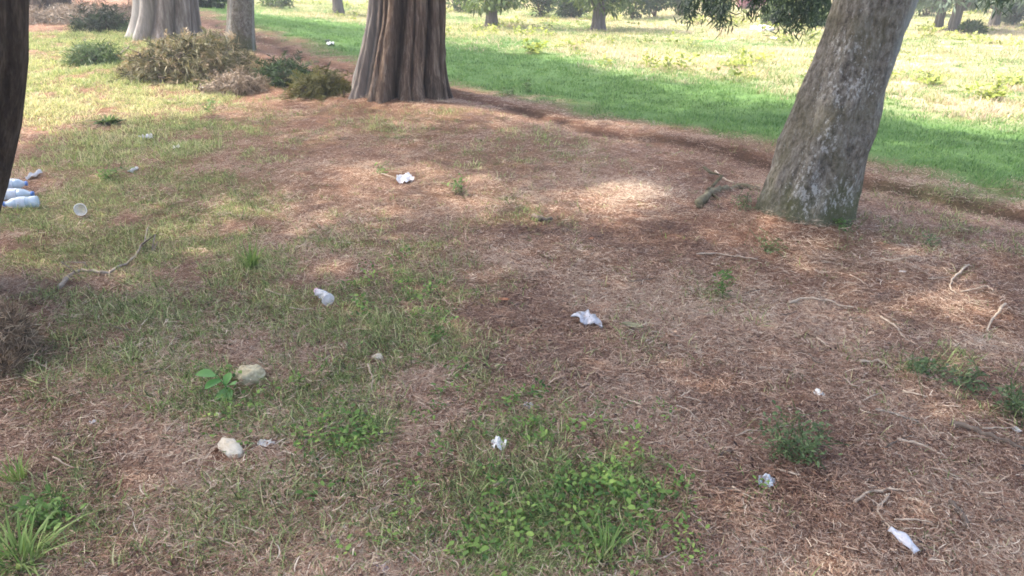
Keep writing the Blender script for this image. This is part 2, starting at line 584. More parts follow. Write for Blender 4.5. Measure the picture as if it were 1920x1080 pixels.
def crown_bag(centers, radii, n_each, ln, wd, droop=0.3, cull=None):
    """leaf sprays spread through clumps: centers (M,3), radii (M,)"""
    b = Bag()
    M = len(centers)
    idx = np.repeat(np.arange(M), n_each)
    n = len(idx)
    d = unit(n)
    rr = rng.random(n) ** 0.45
    p = centers[idx] + d * (rr * radii[idx])[:, None] * np.array([1, 1, .7])
    if cull is not None:
        k = cull(p)
        p, d, idx = p[k], d[k], idx[k]
        n = len(p)
    dr = d + 0.6 * unit(n)
    dr[:, 2] -= droop
    dr /= np.linalg.norm(dr, axis=1)[:, None]
    L = ln * (0.6 + 0.8 * rng.random(n))
    side = np.cross(dr, unit(n))
    side /= np.linalg.norm(side, axis=1)[:, None] + 1e-9
    sag = np.array([0, 0, -1.0]) * droop * 0.3
    line = np.stack([p, p + dr * (L * .5)[:, None], p + dr * L[:, None] + sag * L[:, None]], 1)
    W = (wd * (0.7 + 0.6 * rng.random(n)))[:, None] * np.array([[.5, 1, .12]])
    v = np.clip(0.5 + 0.25 * rng.normal(size=n) * .7 + 0.22 * (rng.random(M) - .5)[idx], 0, 1)
    b.ribbons(line, W, side, v)
    return b

def limb_path(a, b, bend=0.3, n=8):
    k = np.linspace(0, 1, n)[:, None]
    p = a + (b - a) * k
    p[:, 2] += bend * np.sin(k[:, 0] * math.pi)
    p[1:-1] += 0.05 * rng.normal(size=(n - 2, 3))
    return p

def overhead_crown(root, base, top, cz, rx, rz, clumps, seed, per=150, limbs=7, mat=CONIFER, shift=(0, 0), zmin=3.0):
    zmin, cz, rz = 8.0, 11.0, 2.6
    per = 170
    """crown above the frame, built round limbs that leave the trunk"""
    c = np.array([top[0] + shift[0], top[1] + shift[1], cz])
    d = unit(clumps)
    rad = (0.35 + 0.65 * rng.random(clumps) ** .5)
    ctr = c + d * rad[:, None] * np.array([rx, rx, rz])
    ctr = ctr[ctr[:, 2] > zmin]
    bag = crown_bag(ctr, np.full(len(ctr), .62) + .3 * rng.random(len(ctr)), per, .28, .06, .35, sun_ok)
    if bag.n:
        me = bag.mesh('crown')
        me.transform(__import__('mathutils').Matrix.Translation((-base[0], -base[1], -base[2])))
        obj('crown', me, mat, root)
    th0 = rng.random() * 6
    for k in range(limbs):
        z0 = 6.5 + (cz - 6.5) * k / limbs
        f = min(1, (z0 - base[2]) / (top[2] - base[2] + 1e-6))
        a = base + (top - base) * f
        th = th0 + k * 2.4
        e = c + np.array([math.cos(th) * rx * .8, math.sin(th) * rx * .8, rz * (.9 * k / limbs - .5)])
        if not sun_ok(e[None])[0]:
            e = a + (e - a) * .5
        b = Bag()
        b.tube(limb_path(a, e, .25) - base, np.linspace(.09, .02, 8), 8)
        obj('limb', b.mesh('limb', True), mat_limb, root)

mat_limb = plain_mat('limb_bark', (.05, .038, .03), (.16, .125, .10), 18, .9, .5)

def trunk_from_pixels(rows, Y, zoff=0.0):
    """rows: (py, left px, right px) -> base point and levels of a trunk standing in the plane y=Y"""
    lv = []
    for py, l, r in rows:
        a, b = on_plane(l, py, Y), on_plane(r, py, Y)
        lv.append(((a[0] + b[0]) / 2, 0, a[2], (b[0] - a[0]) / 2))
    lv.sort(key=lambda q: q[2])
    return lv

def place_trunk(rows, Y, ztop, lean, flare=1.0, rtop=None):
    lv = trunk_from_pixels(rows, Y)
    x0 = lv[0][0]
    z0 = min(float(height(x0 + dx, Y + dy)) for dx in (-.3, 0, .3) for dy in (-.3, 0, .3)) - .06
    base = np.array([x0, Y, z0])
    L = [(q[0] - x0, 0, q[2] - z0, q[3]) for q in lv]
    if L[0][2] > 0.02:
        L.insert(0, (L[0][0] - (L[1][0] - L[0][0]) * .2, 0, 0.0, L[0][3] * flare))
    else:
        L[0] = (L[0][0], 0, 0.0, L[0][3] * flare)
    t = L[-1]
    L.append((t[0] + lean * (ztop - t[2]), 0, ztop, rtop or t[3] * .55))
    return base, L

def top_of(base, L):
    return base + np.array([L[-1][0], L[-1][1], L[-1][2]])

# --- the leaning, lichen-spotted tree on the right
b0, L0 = place_trunk([(430, 1412, 1592), (395, 1425, 1594), (350, 1440, 1601), (300, 1458, 1614), (250, 1476, 1632), (200, 1493, 1646), (160, 1508, 1657),
                      (120, 1527, 1671), (60, 1553, 1690), (0, 1570, 1708)], 4.62, 12.0, .10, 1.08)
def lich0(V, th):
    px = np.array([V[:, 0], V[:, 2]]).T
    def g(x, z, rx, rz): return np.exp(-(((px[:, 0] - x) / rx) ** 2 + ((px[:, 1] - z) / rz) ** 2))
    front = np.clip(-np.sin(th) * 1.6 + .3, 0, 1)
    a = .65 * g(-.10, .36, .06, .14) + .45 * g(-.02, .27, .20, .12) + .6 * g(-.03, .62, .07, .10) + .55 * g(.16, .30, .08, .10) + .9 * g(.06, .92, .14, .10) + .8 * g(.0, 1.15, .1, .06) + .62
    return np.clip(a, 0, 1.15) * front
me0 = trunk_mesh('trunk', b0, L0, [(2, .04, .03, .8), (5, .09, .015, .4), (11, .05, .02, .9)], 300, 26, .015, lich0)
gr = np.zeros(len(me0.vertices), np.float32)
co = np.zeros(len(me0.vertices) * 3, np.float32)
me0.vertices.foreach_get('co', co)
co = co.reshape(-1, 3)
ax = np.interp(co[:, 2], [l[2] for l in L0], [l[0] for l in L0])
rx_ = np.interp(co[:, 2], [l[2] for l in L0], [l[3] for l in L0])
gr = sstep(.45, .95, (co[:, 0] - ax) / rx_ + .25 * fbm(co[:, 1], co[:, 2], .25, 3)) * sstep(.55, 1.2, co[:, 2])  # right side painted paler for sky light from the open meadow
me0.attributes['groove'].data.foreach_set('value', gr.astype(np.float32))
leaning = thing('leaning_tree', b0, 'leaning grey trunk with white lichen crusts and low drooping branches standing on the bank', 'tree')
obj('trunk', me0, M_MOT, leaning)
overhead_crown(leaning, b0, top_of(b0, L0), 6.3, 3.3, 2.4, 70, 1, zmin=3.4, shift=(-.3, .2))

# its branch reaching out over the meadow, with the sprays that hang into view
def hanging_spray(start, end, n, spread, ln, wd, parent, base, mat, label=None):
    bag = Bag()
    path = limb_path(start, end, .05, 9)
    bag.tube(path - base, np.linspace(.02, .004, 9), 5, .12)
    k = rng.random(n) ** .7
    i = np.clip((k * 8).astype(int), 0, 7)
    f = (k * 8 - i)[:, None]
    p = path[i] * (1 - f) + path[i + 1] * f
    p = p + rng.normal(size=(n, 3)) * spread * np.array([1, 1, .8]) * (1.1 - .6 * k)[:, None]
    d = rng.normal(size=(n, 3)) * .7
    d[:, 2] -= .9
    d /= np.linalg.norm(d, axis=1)[:, None]
    sd_ = np.cross(d, unit(n)); sd_ /= np.linalg.norm(sd_, axis=1)[:, None]
    L = ln * (.5 + rng.random(n))
    line = np.stack([p, p + d * (L * .5)[:, None], p + d * L[:, None]], 1) - base
    bag.ribbons(line, (wd * (.6 + .8 * rng.random(n)))[:, None] * np.array([[.5, 1, .1]]), sd_, np.clip(.35 + .22 * rng.normal(size=n), 0, 1))
    o = obj('hanging_branch', bag.mesh('hanging_branch'), mat, parent)
    return o
HANGF = leaf_mat('hanging_foliage', [(0, (.035, .055, .035)), (.5, (.075, .105, .062)), (1, (.16, .20, .115))], .4, False)
spine = np.array([limb_path(b0 + np.array([.45, .1, 3.0]), np.array([2.9, 9.5, 2.6]), .35, 10)])[0]
bg_ = Bag(); bg_.tube(spine - b0, np.linspace(.075, .025, 10), 8)
obj('limb', bg_.mesh('limb', True), mat_limb, leaning)
for (px, pyb, Y, n, sp) in [(1292, 42, 8.6, 260, .09), (1318, 12, 8.8, 240, .11), (1352, 50, 8.4, 300, .09), (1375, 20, 8.9, 260, .10), (1432, 22, 8.5, 330, .12), (1408, 30, 8.6, 200, .08), (1330, 36, 8.7, 160, .07), (1525, 20, 8.2, 420, .16),
                            (1478, 42, 8.2, 520, .15), (1508, 52, 8.0, 560, .15), (1545, 34, 8.1, 480, .16), (1455, 6, 8.6, 320, .14), (1870, 14, 7.6, 260, .12), (1835, 4, 7.9, 150, .1)]:
    e = on_plane(px, pyb - 7, Y)
    a = e + np.array([.15 * rng.normal(), .2 * rng.normal(), 1.0])
    hanging_spray(a, e, int(n * 2.6), sp * 1.15, .075, .013, leaning, b0, HANGF)

# --- the big fluted cypress
b1, L1 = place_trunk([(192, 660, 842), (170, 666, 836), (140, 668, 834), (100, 679, 832), (50, 688, 832), (0, 696, 833)], 9.35, 12.5, .0, 1.06)
def lit_side1(V, th): return np.clip(np.cos(th - 2.75) * 1.2 - .1, 0, 1) * .9  # left side painted greyer where the light falls
big = thing('fluted_cypress', b1, 'thick dark reddish brown trunk with deep vertical folds and flared foot', 'tree')
obj('trunk', trunk_mesh('trunk', b1, L1, [(9, .22, .15, .5), (17, .10, .07, 1.1), (4, .10, .09, .2), (41, .022, .022, .3), (67, .014, .014, .6)], 420, 22, .016, lit_side1), M_BIG, big)
overhead_crown(big, b1, top_of(b1, L1), 6.4, 3.4, 2.6, 85, 2, zmin=3.0)

# --- slim mottled trunk and the pale fluted trunk by the brush pile
b2, L2 = place_trunk([(118, 421, 482), (95, 424, 478), (50, 426, 474), (0, 430, 478)], 13.6, 12.5, .03)
slim = thing('slim_tree', b2, 'slim mottled grey brown trunk rising at the right end of the brush pile', 'tree')
obj('trunk', trunk_mesh('trunk', b2, L2, [(3, .05, .03, .3)], 70, 14, .008, lambda V, th: np.full(len(V), .7)), M_MOT, slim)
overhead_crown(slim, b2, top_of(b2, L2), 6.2, 3.0, 2.4, 60, 3, per=110, zmin=3.0)
b3, L3 = place_trunk([(95, 248, 378), (60, 255, 372), (30, 259, 369), (0, 262, 367)], 15.2, 12.5, .0)
pale = thing('fluted_cypress', b3, 'pale grey ribbed trunk standing behind the brush pile', 'tree')
def lit_side3(V, th): return np.clip(np.cos(th - 3.4) * 1.4 - .2, 0, 1)  # paler left flank stands in for light from the left
obj('trunk', trunk_mesh('trunk', b3, L3, [(9, .20, .14, 1.0), (4, .06, .05, .2)], 160, 14, .012, lit_side3), M_GREYFL, pale)
overhead_crown(pale, b3, top_of(b3, L3), 6.4, 3.2, 2.5, 70, 4, per=110, zmin=3.0)

# --- dark trunk in the far top left corner
q = P(88, 14)
b4, L4 = place_trunk([(18, 46, 134), (8, 50, 128), (0, 54, 124)], float(q[1]), 12.5, .0)
far_l = thing('dark_tree', b4, 'dark trunk foot on the brown mound in the top left corner', 'tree')
obj('trunk', trunk_mesh('trunk', b4, L4, [(7, .18, .1, .2)], 90, 14, .01), M_DARKB, far_l)
overhead_crown(far_l, b4, top_of(b4, L4), 6.5, 3.4, 2.6, 60, 5, per=110, zmin=3.0)

# --- the near dark trunk cut by the left edge
b5, L5 = place_trunk([(560, -270, -62), (470, -250, -38), (385, -228, -10), (330, -216, 4), (230, -205, 23), (100, -196, 36), (0, -190, 41)], 3.5, 12.0, .10, 1.1)
near_l = thing('dark_tree', b5, 'near dark brown trunk cut off by the left edge of the picture', 'tree')
obj('trunk', trunk_mesh('trunk', b5, L5, [(6, .05, .03, .2), (11, .02, .02, 1)], 120, 10, .01), M_DARKB, near_l)
overhead_crown(near_l, b5, top_of(b5, L5), 6.2, 3.6, 2.4, 90, 6, zmin=3.6)

# --- trees of the same row that stand outside the frame and shade the lane
for k, (x, y, rx, lab) in enumerate([(-7.8, 6.3, 3.5, 'conifer left of the frame between near dark trunk and brush pile'),
                                     (-6.6, 2.3, 3.4, 'conifer left of the frame beside near dark trunk'),
                                     (-3.6, -2.2, 3.2, 'conifer behind the viewer at the near end of the lane'),
                                     (4.6, -.6, 2.6, 'conifer right of the frame at the near end of the bank')]):
    z = float(height(x, y)) - .05
    b = np.array([x, y, z])
    L = [(0, 0, 0, .38), (.02, 0, .4, .28), (.05, 0, 1.5, .25), (.1, .05, 12.5, .10)]
    o = thing('conifer', b, lab, 'tree')
    obj('trunk', trunk_mesh('trunk', b, L, [(7, .08, .04, .3)], 60, 10, .01), M_DARKB, o)
    overhead_crown(o, b, top_of(b, L), 6.3, rx, 2.3, 75, 10 + k, per=120, zmin=3.4, shift=(.7, 1.6) if k == 0 else (0, 0))

# ------------------------------------------------------------------ background trees and shrubs
def far_tree(px, py, trunk_px, crown_r, crown_z0, crown_z1, mat, label, name='meadow_tree', n=42, per=95, ln=.17, lean=0, group=None, wd=.06):
    q = P(px, py)
    r = trunk_px * px_m(q) / 2
    base = np.array([q[0], q[1], q[2] - .05])
    H = crown_z1
    o = thing(name, base, label, 'tree', group)
    L = [(0, 0, 0, r * 1.35), (lean * .2, 0, .25, r), (lean, 0, 1.2, r * .9), (lean * 2, 0, H * .8, r * .4)]
    obj('trunk', trunk_mesh('trunk', base, L, [(5, .1, .05, .3)], 36, 8, .012), M_FARB, o)
    k = rng.random(n)
    z = crown_z0 + (crown_z1 - crown_z0) * k ** 1.3
    rad = crown_r * (1 - .65 * k ** 1.3) * rng.random(n) ** .5
    th = rng.random(n) * 2 * math.pi
    ctr = np.stack([rad * np.cos(th) + lean * z / 2, rad * np.sin(th), z], 1)
    bag = crown_bag(ctr, np.full(n, .30 + .12 * crown_r), per, ln, wd, .3)
    obj('crown', bag.mesh('crown'), mat, o)
    for j in range(4):
        a = np.array([lean * .3, 0, .55 + .25 * j])
        thj = j * 1.7 + px
        e = np.array([math.cos(thj) * crown_r * .7, math.sin(thj) * crown_r * .7, crown_z0 + .35 + .2 * j])
        bl = Bag(); bl.tube(limb_path(a, e, .1, 6), np.linspace(.06, .015, 6), 6)
        obj('limb', bl.mesh('limb', True), M_FARB, o)
    return o

far_tree(922, 50, 21, 1.15, .75, 4.5, SUNNY, 'small sunlit meadow tree with short trunk just right of the thick fluted trunk')
far_tree(1122, 57, 24, 1.0, .72, 4.2, SUNNY, 'small sunlit meadow tree with stubby dark trunk beside the dark hedge bushes')
far_tree(635, 28, 19, 1.4, 1.9, 5, HAZED, 'single far trunk in the meadow left of the thick fluted trunk')
far_tree(1757, 58, 15, 1.3, .95, 5, HAZED, 'left one of two close grey trunks far right in the meadow', lean=.02)
far_tree(1784, 60, 18, 1.4, .95, 5, HAZED, 'right one of two close grey trunks far right in the meadow', lean=.08)
far_tree(1862, 50, 16, 1.5, .75, 4.6, HAZED, 'hazy blue green tree in the top right corner of the meadow')

def shrub(px, py, wpx, hpx, mat, label, name='shrub', per=75, ln=.14, wd=.05, n=26, group=None):
    q = P(px, py)
    m = px_m(q)
    W, H = wpx * m / 2, hpx * m
    o = thing(name, q - np.array([0, 0, .04]), label, 'shrub', group)
    d = unit(n)
    rad = rng.random(n) ** .4
    ctr = d * rad[:, None] * np.array([W * .85, W * .7, H * .42]) + np.array([0, 0, H * .5])
    bag = crown_bag(ctr, np.full(n, min(W, H) * .36), per, ln, wd, .1)
    obj('foliage', bag.mesh('foliage'), mat, o)
    for j in range(5):
        th = j * 1.3
        bs = Bag(); bs.tube(limb_path(np.zeros(3), np.array([math.cos(th) * W * .5, math.sin(th) * W * .5, H * .7]), .02, 5), np.linspace(.03, .008, 5), 5)
        obj('stem', bs.mesh('stem', True), M_TWIG, o)
    return o

HEDGE = 'dark bushes along the far side of the meadow'
shrub(870, 22, 70, 60, CONIFER, 'dark bush between the thick fluted trunk and the first small meadow tree')
shrub(1015, 31, 90, 90, CONIFER, 'dark hedge bush right of the first small meadow tree')
shrub(1070, 35, 80, 80, CONIFER, 'dark hedge bush directly left of the stubby meadow tree')
shrub(1040, 12, 60, 40, SUNNY, 'pale green bush behind the dark hedge bushes')
shrub(1185, 36, 70, 90, CONIFER, 'dark hedge bush directly right of the stubby meadow tree')
shrub(1228, 33, 60, 95, CONIFER, 'black green bush at the right end of the hedge')
shrub(1275, 30, 60, 55, SUNNY, 'light green bush right of the black green hedge bush')
shrub(1335, 30, 60, 50, SUNNY, 'light green bush behind the drooping branches', per=55)
shrub(1402, 17, 60, 40, PINKF, 'pink flowering bush behind the drooping branches')
shrub(1455, 46, 60, 55, SUNNY, 'yellow green bush close behind the left flank of leaning trunk')
shrub(1735, 30, 80, 70, SUNNY, 'pale bush behind the two close grey trunks')
shrub(1830, 24, 90, 60, HAZED, 'hazy blue green bush right of two close grey trunks')
shrub(1900, 46, 70, 60, HAZED, 'hazy blue green bush at the right edge')
shrub(1820, 64, 50, 22, CONIFER, 'low dark heap of twigs in front of two close grey trunks', n=12)
shrub(1535, 52, 44, 40, SUNNY, 'bright green bush touching the left side of leaning trunk', n=14)
shrub(385, 14, 90, 30, CONIFER, 'dark low bush between the pale ribbed trunk and slim trunk')
shrub(520, 16, 60, 34, SUNNY, 'pale thin bush right of the slim trunk', per=40)
# trees that close the meadow far behind, above the picture's top edge
for px, d in [(500, 46), (820, 50), (1000, 44), (1250, 48), (1480, 46), (1700, 45), (1950, 48)]:
    x = (px - 960) / F * d
    z = float(height(x, d)) - .1
    o = thing('far_tree', (x, d, z), {500: 'far tree behind the slim mottled trunk', 820: 'far tree behind the thick fluted trunk', 1000: 'far tree behind the dark hedge bushes',
              1250: 'far tree behind the light green bushes', 1480: 'far tree behind the drooping branches', 1700: 'far tree behind the two close grey trunks', 1950: 'far tree beyond the right edge of the meadow'}[px], 'tree')
    obj('trunk', trunk_mesh('trunk', np.zeros(3), [(0, 0, 0, .35), (0, 0, .6, .25), (0, 0, 5, .1)], [], 24, 6, .01), M_FARB, o)
    n = 40
    k = rng.random(n); th = rng.random(n) * 6.28
    ctr = np.stack([(3.2 - 2.2 * k) * np.cos(th) * rng.random(n) ** .5, (3.2 - 2.2 * k) * np.sin(th) * rng.random(n) ** .5, .5 + 6 * k], 1)
    obj('crown', crown_bag(ctr, np.full(n, .9), 60, .4, .16, .2).mesh('crown'), CONIFER, o)

# ------------------------------------------------------------------ brush pile, mounds and shrubs along the bank
CUT = leaf_mat('cut_cypress', [(0, (.04, .038, .02)), (.3, (.13, .125, .058)), (.52, (.23, .20, .105)), (.75, (.32, .225, .135)), (1, (.46, .37, .26))], .25, False)
DRYM = leaf_mat('dry_clippings', [(0, (.06, .045, .03)), (.5, (.22, .16, .11)), (1, (.42, .33, .25))], .2, False)
MOSS = leaf_mat('olive_moss', [(0, (.03, .028, .01)), (.5, (.11, .105, .028)), (1, (.22, .20, .06))], .25, False)
DKG = leaf_mat('dark_shrub', [(0, (.012, .022, .010)), (.5, (.035, .065, .022)), (1, (.10, .16, .05))], .3, False)
M_CORE = plain_mat('pile_core', (.03, .022, .014), (.10, .075, .045), 12, .95, .6)

def heap(name, px, py, wpx, hpx, mat, label, cat, n, ln, wd, dpx=None, vmean=.45, twigs=0, flat=.5, peak=0.0, rag=.2, fronds=None):
    q = P(px, py)
    m = px_m(q)
    W, H = wpx * m / 2, hpx * m
    D = (dpx or wpx * .8) * m / 2
    base = q + np.array([0, D * .6, 0])
    base[2] = float(height(base[0], base[1])) - .03
    o = thing(name, base, label, cat)
    # core so that no light shines through
    k, seg = 9, 28
    V, T = [], []
    for i in range(k):
        f = i / (k - 1)
        rr = math.sqrt(max(0, 1 - f ** 1.7))
        for j in range(seg):
            th = 2 * math.pi * j / seg
            wob = 1 + .12 * math.sin(3 * th + px) + .08 * math.sin(7 * th + i)
            V.append((W * .74 * rr * wob * math.cos(th) + peak * W * f, D * .74 * rr * wob * math.sin(th), H * .74 * f))
    for i in range(k - 1):
        for j in range(seg):
            T.append((i * seg + j, i * seg + (j + 1) % seg, (i + 1) * seg + (j + 1) % seg, (i + 1) * seg + j))
    obj('core', mesh_np('core', V, T, {'v': np.zeros(len(V))}, True), M_CORE, o)
    b = Bag()
    if fronds:
        nf, nl, fl = fronds
        d = unit(nf); d[:, 2] = np.abs(d[:, 2]) + .05; d /= np.linalg.norm(d, axis=1)[:, None]
        lump = 1 + .5 * fbm(d[:, 0] * 3 + px, d[:, 1] * 3 + d[:, 2] * 3, 1.0, 87)
        p0 = d * (lump * (.72 + .3 * rng.random(nf)))[:, None] * np.array([W, D, H])
        p0[:, 0] += peak * W * p0[:, 2] / H
        fd = d * .5 + unit(nf) * .9 + np.array([0, 0, -.25]); fd /= np.linalg.norm(fd, axis=1)[:, None]
        fL = fl * (.5 + .9 * rng.random(nf))
        fv = np.clip(vmean + .45 * fbm(p0[:, 0], p0[:, 1] + p0[:, 2], W * .4, 89) + .2 * rng.normal(size=nf), 0, 1)
        K = 5
        kk = np.linspace(0, 1, K)
        st3 = p0[:, None] + fd[:, None] * (fL[:, None] * kk)[..., None] + np.array([0, 0, -.35]) * (fL[:, None] * kk ** 2)[..., None]
        st3[..., 2] = np.maximum(st3[..., 2], .015)
        sdf = np.cross(fd, d + .4 * unit(nf)); sdf /= np.linalg.norm(sdf, axis=1)[:, None] + 1e-9
        b.ribbons(st3, np.full((nf, K), .008) * np.array([[1, .9, .8, .6, .3]]), sdf, np.clip(fv - .15, 0, 1))
        f = np.tile(np.linspace(.05, 1, nl), nf)
        fi = np.repeat(np.arange(nf), nl)
        sg = np.where(np.arange(nf * nl) % 2 == 0, 1.0, -1.0)
        q0 = p0[fi] + fd[fi] * (fL[fi] * f)[:, None] + np.array([0, 0, -.35]) * (fL[fi] * f ** 2)[:, None]
        q0[:, 2] = np.maximum(q0[:, 2], .015)
        ld = fd[fi] * .75 + sdf[fi] * sg[:, None] * .8 + .3 * unit(nf * nl) + np.array([0, 0, -.2])
        ld /= np.linalg.norm(ld, axis=1)[:, None]
        LL = fL[fi] * .30 * (1.15 - .8 * f) * (.6 + .7 * rng.random(nf * nl))
        s4 = np.cross(ld, unit(nf * nl)); s4 /= np.linalg.norm(s4, axis=1)[:, None] + 1e-9
        b.ribbons(np.stack([q0, q0 + ld * (LL * .5)[:, None], q0 + ld * LL[:, None]], 1), (fL[fi] * .034)[:, None] * np.array([[.6, 1, .15]]), s4,
                  np.clip(fv[fi] + .1 * rng.normal(size=nf * nl), 0, 1))
    d = unit(n)
    d[:, 2] = np.abs(d[:, 2])
    d /= np.linalg.norm(d, axis=1)[:, None]
    lump = 1 + .45 * fbm(d[:, 0] * 3 + px, d[:, 1] * 3 + d[:, 2] * 3, 1.0, 81)
    p = d * (lump * (0.80 + rag * rng.random(n) ** 1.6))[:, None] * np.array([W, D, H])
    p[:, 0] += peak * W * p[:, 2] / H
    dr = d * flat + unit(n) * .95
    dr[:, 2] -= .25
    dr /= np.linalg.norm(dr, axis=1)[:, None]
    sd_ = np.cross(dr, d + .5 * unit(n)); sd_ /= np.linalg.norm(sd_, axis=1)[:, None] + 1e-9
    L = ln * (.4 + 1.0 * rng.random(n))
    line = np.stack([p, p + dr * (L * .5)[:, None], p + dr * L[:, None] + np.array([0, 0, -.25]) * L[:, None]], 1)
    v = np.clip(vmean + .5 * fbm(p[:, 0], p[:, 1] + p[:, 2], W * .35, 83) + .18 * rng.normal(size=n), 0, 1)
    b.ribbons(line, (wd * (.6 + .8 * rng.random(n)))[:, None] * np.array([[.6, 1, .1]]), sd_, v)
    tag(obj('cuttings', b.mesh('cuttings'), mat, o), kind='stuff')
    for j in range(twigs):
        d1 = unit(1)[0]; d1[2] = abs(d1[2]) * .7; d1[1] = -abs(d1[1])
        a = d1 * np.array([W, D, H]) * 1.0
        e = a + np.array([rng.normal() * .4, -.1 + .1 * rng.normal(), .22 * rng.normal()]) * W * .9
        e[2] = max(e[2], .03)
        bt = Bag(); bt.tube(limb_path(a, e, .04, 6), np.linspace(.014, .004, 6), 6)
        obj('twig', bt.mesh('twig', True), M_TWIG, o)
    return o

heap('brush_pile', 332, 146, 215, 64, CUT, 'big heap of olive and rust brown cypress cuttings between two trunks', 'brush pile', 5000, .12, .012, 200, .45, 16, peak=.12, rag=.3, fronds=(900, 26, .30))
heap('brush_pile', 432, 178, 110, 36, DRYM, 'low pinkish mound of dry clippings right of the cypress cuttings', 'clippings', 3500, .09, .008, 90, .5, 2, rag=.3, fronds=(120, 22, .22))
heap('bank_shrub', 533, 160, 115, 38, DKG, 'low dark green shrub on the bank left of the mossy hump', 'shrub', 1500, .09, .012, 80, .45, rag=.45, fronds=(200, 24, .26))
heap('mossy_hump', 600, 182, 110, 44, MOSS, 'olive mossy hump at the left foot of the thick fluted trunk', 'mound', 3500, .07, .008, 90, .5, 1, rag=.3, fronds=(160, 24, .24))
heap('grass_clump', 170, 122, 90, 34, DKG, 'dark green grassy clump in the lane left of the cypress cuttings', 'grass clump', 2600, .12, .010, 60, .75, rag=.5)
heap('brush_pile', 180, 58, 90, 26, DKG, 'dark heap of old twigs in the far top left', 'brush pile', 1200, .14, .014, 80, .15, 3, rag=.4, fronds=(160, 22, .4))
heap('earth_mound', 120, 42, 230, 22, DRYM, 'brown mound of earth and litter under the top left trunk', 'mound', 3500, .12, .013, 220, .38, 3, rag=.3, fronds=(240, 22, .4))
heap('grass_clump', 262, 62, 60, 24, DKG, 'dark green clump at the left foot of the pale ribbed trunk', 'grass clump', 1500, .12, .011, 40, .55, rag=.4)

STRAWP = leaf_mat('hump_straw', [(0, (.04, .025, .014)), (.5, (.20, .13, .08)), (1, (.48, .37, .25))], .15, False)
# root hump at the left edge
def hump(px, py, wpx, hpx, mat, name, label, cat):
    q = P(px, py)
    m = px_m(q)
    W, H = wpx * m / 2, hpx * m
    base = q + np.array([0, W * .55, 0])
    o = thing(name, base, label, cat)
    k, seg = 26, 60
    f = np.linspace(0, 1, k)
    th = np.linspace(0, 2 * math.pi, seg, endpoint=False)
    FF, TT = np.meshgrid(f, th, indexing='ij')
    rr = np.sqrt(np.clip(1 - FF ** 2.2, 0, 1)) * (1 + .1 * np.sin(3 * TT + 1) + .12 * noise(TT * 1.5, FF, .35, 91) + .07 * noise(TT * 3, FF * 2, .2, 92))
    V = np.stack([W * rr * np.cos(TT), W * .8 * rr * np.sin(TT), -.08 + (H + .08) * FF + (.03 * noise(TT, FF, .2, 93) + .02 * noise(TT * 2, FF * 2, .12, 94)) * (1 - FF)], -1).reshape(-1, 3)
    i = (np.arange(k - 1) * seg)[:, None] + np.arange(seg)[None]
    j = (np.arange(k - 1) * seg)[:, None] + (np.arange(seg)[None] + 1) % seg
    obj('body', mesh_np('body', V, np.stack([i, j, j + seg, i + seg], -1).reshape(-1, 4), {'groove': np.zeros(len(V)), 'lichen': np.zeros(len(V))}, True), mat, o)
    n = 2600
    d = unit(n); d[:, 2] = np.abs(d[:, 2]); d /= np.linalg.norm(d, axis=1)[:, None]
    p = d * np.array([W, W * .8, H]) * .98
    dr = unit(n) + d * .3; dr /= np.linalg.norm(dr, axis=1)[:, None]
    sd_ = np.cross(dr, d + .3 * unit(n)); sd_ /= np.linalg.norm(sd_, axis=1)[:, None]
    L = .02 + .05 * rng.random(n)
    b = Bag()
    b.ribbons(np.stack([p, p + dr * (L * .5)[:, None] + d * .006, p + dr * L[:, None]], 1), np.full((n, 1), .003) * np.array([[.8, 1, .3]]), sd_,
              np.clip(.45 + .25 * rng.normal(size=n), 0, 1))
    tag(obj('dead_grass', b.mesh('dead_grass'), STRAWP, o), kind='stuff')
hump(0, 676, 108, 98, plain_mat('root_earth', (.05, .036, .024), (.22, .16, .10), 22, .95, .8, (1, 1, .6)), 'root_hump', 'rough brown hump of root and earth at the left edge', 'root')
hump(4, 702, 44, 26, plain_mat('mossy_stone', (.05, .055, .035), (.20, .21, .15), 25, .9, .5), 'stone', 'small mossy grey stone below the root hump at the left edge', 'stone')

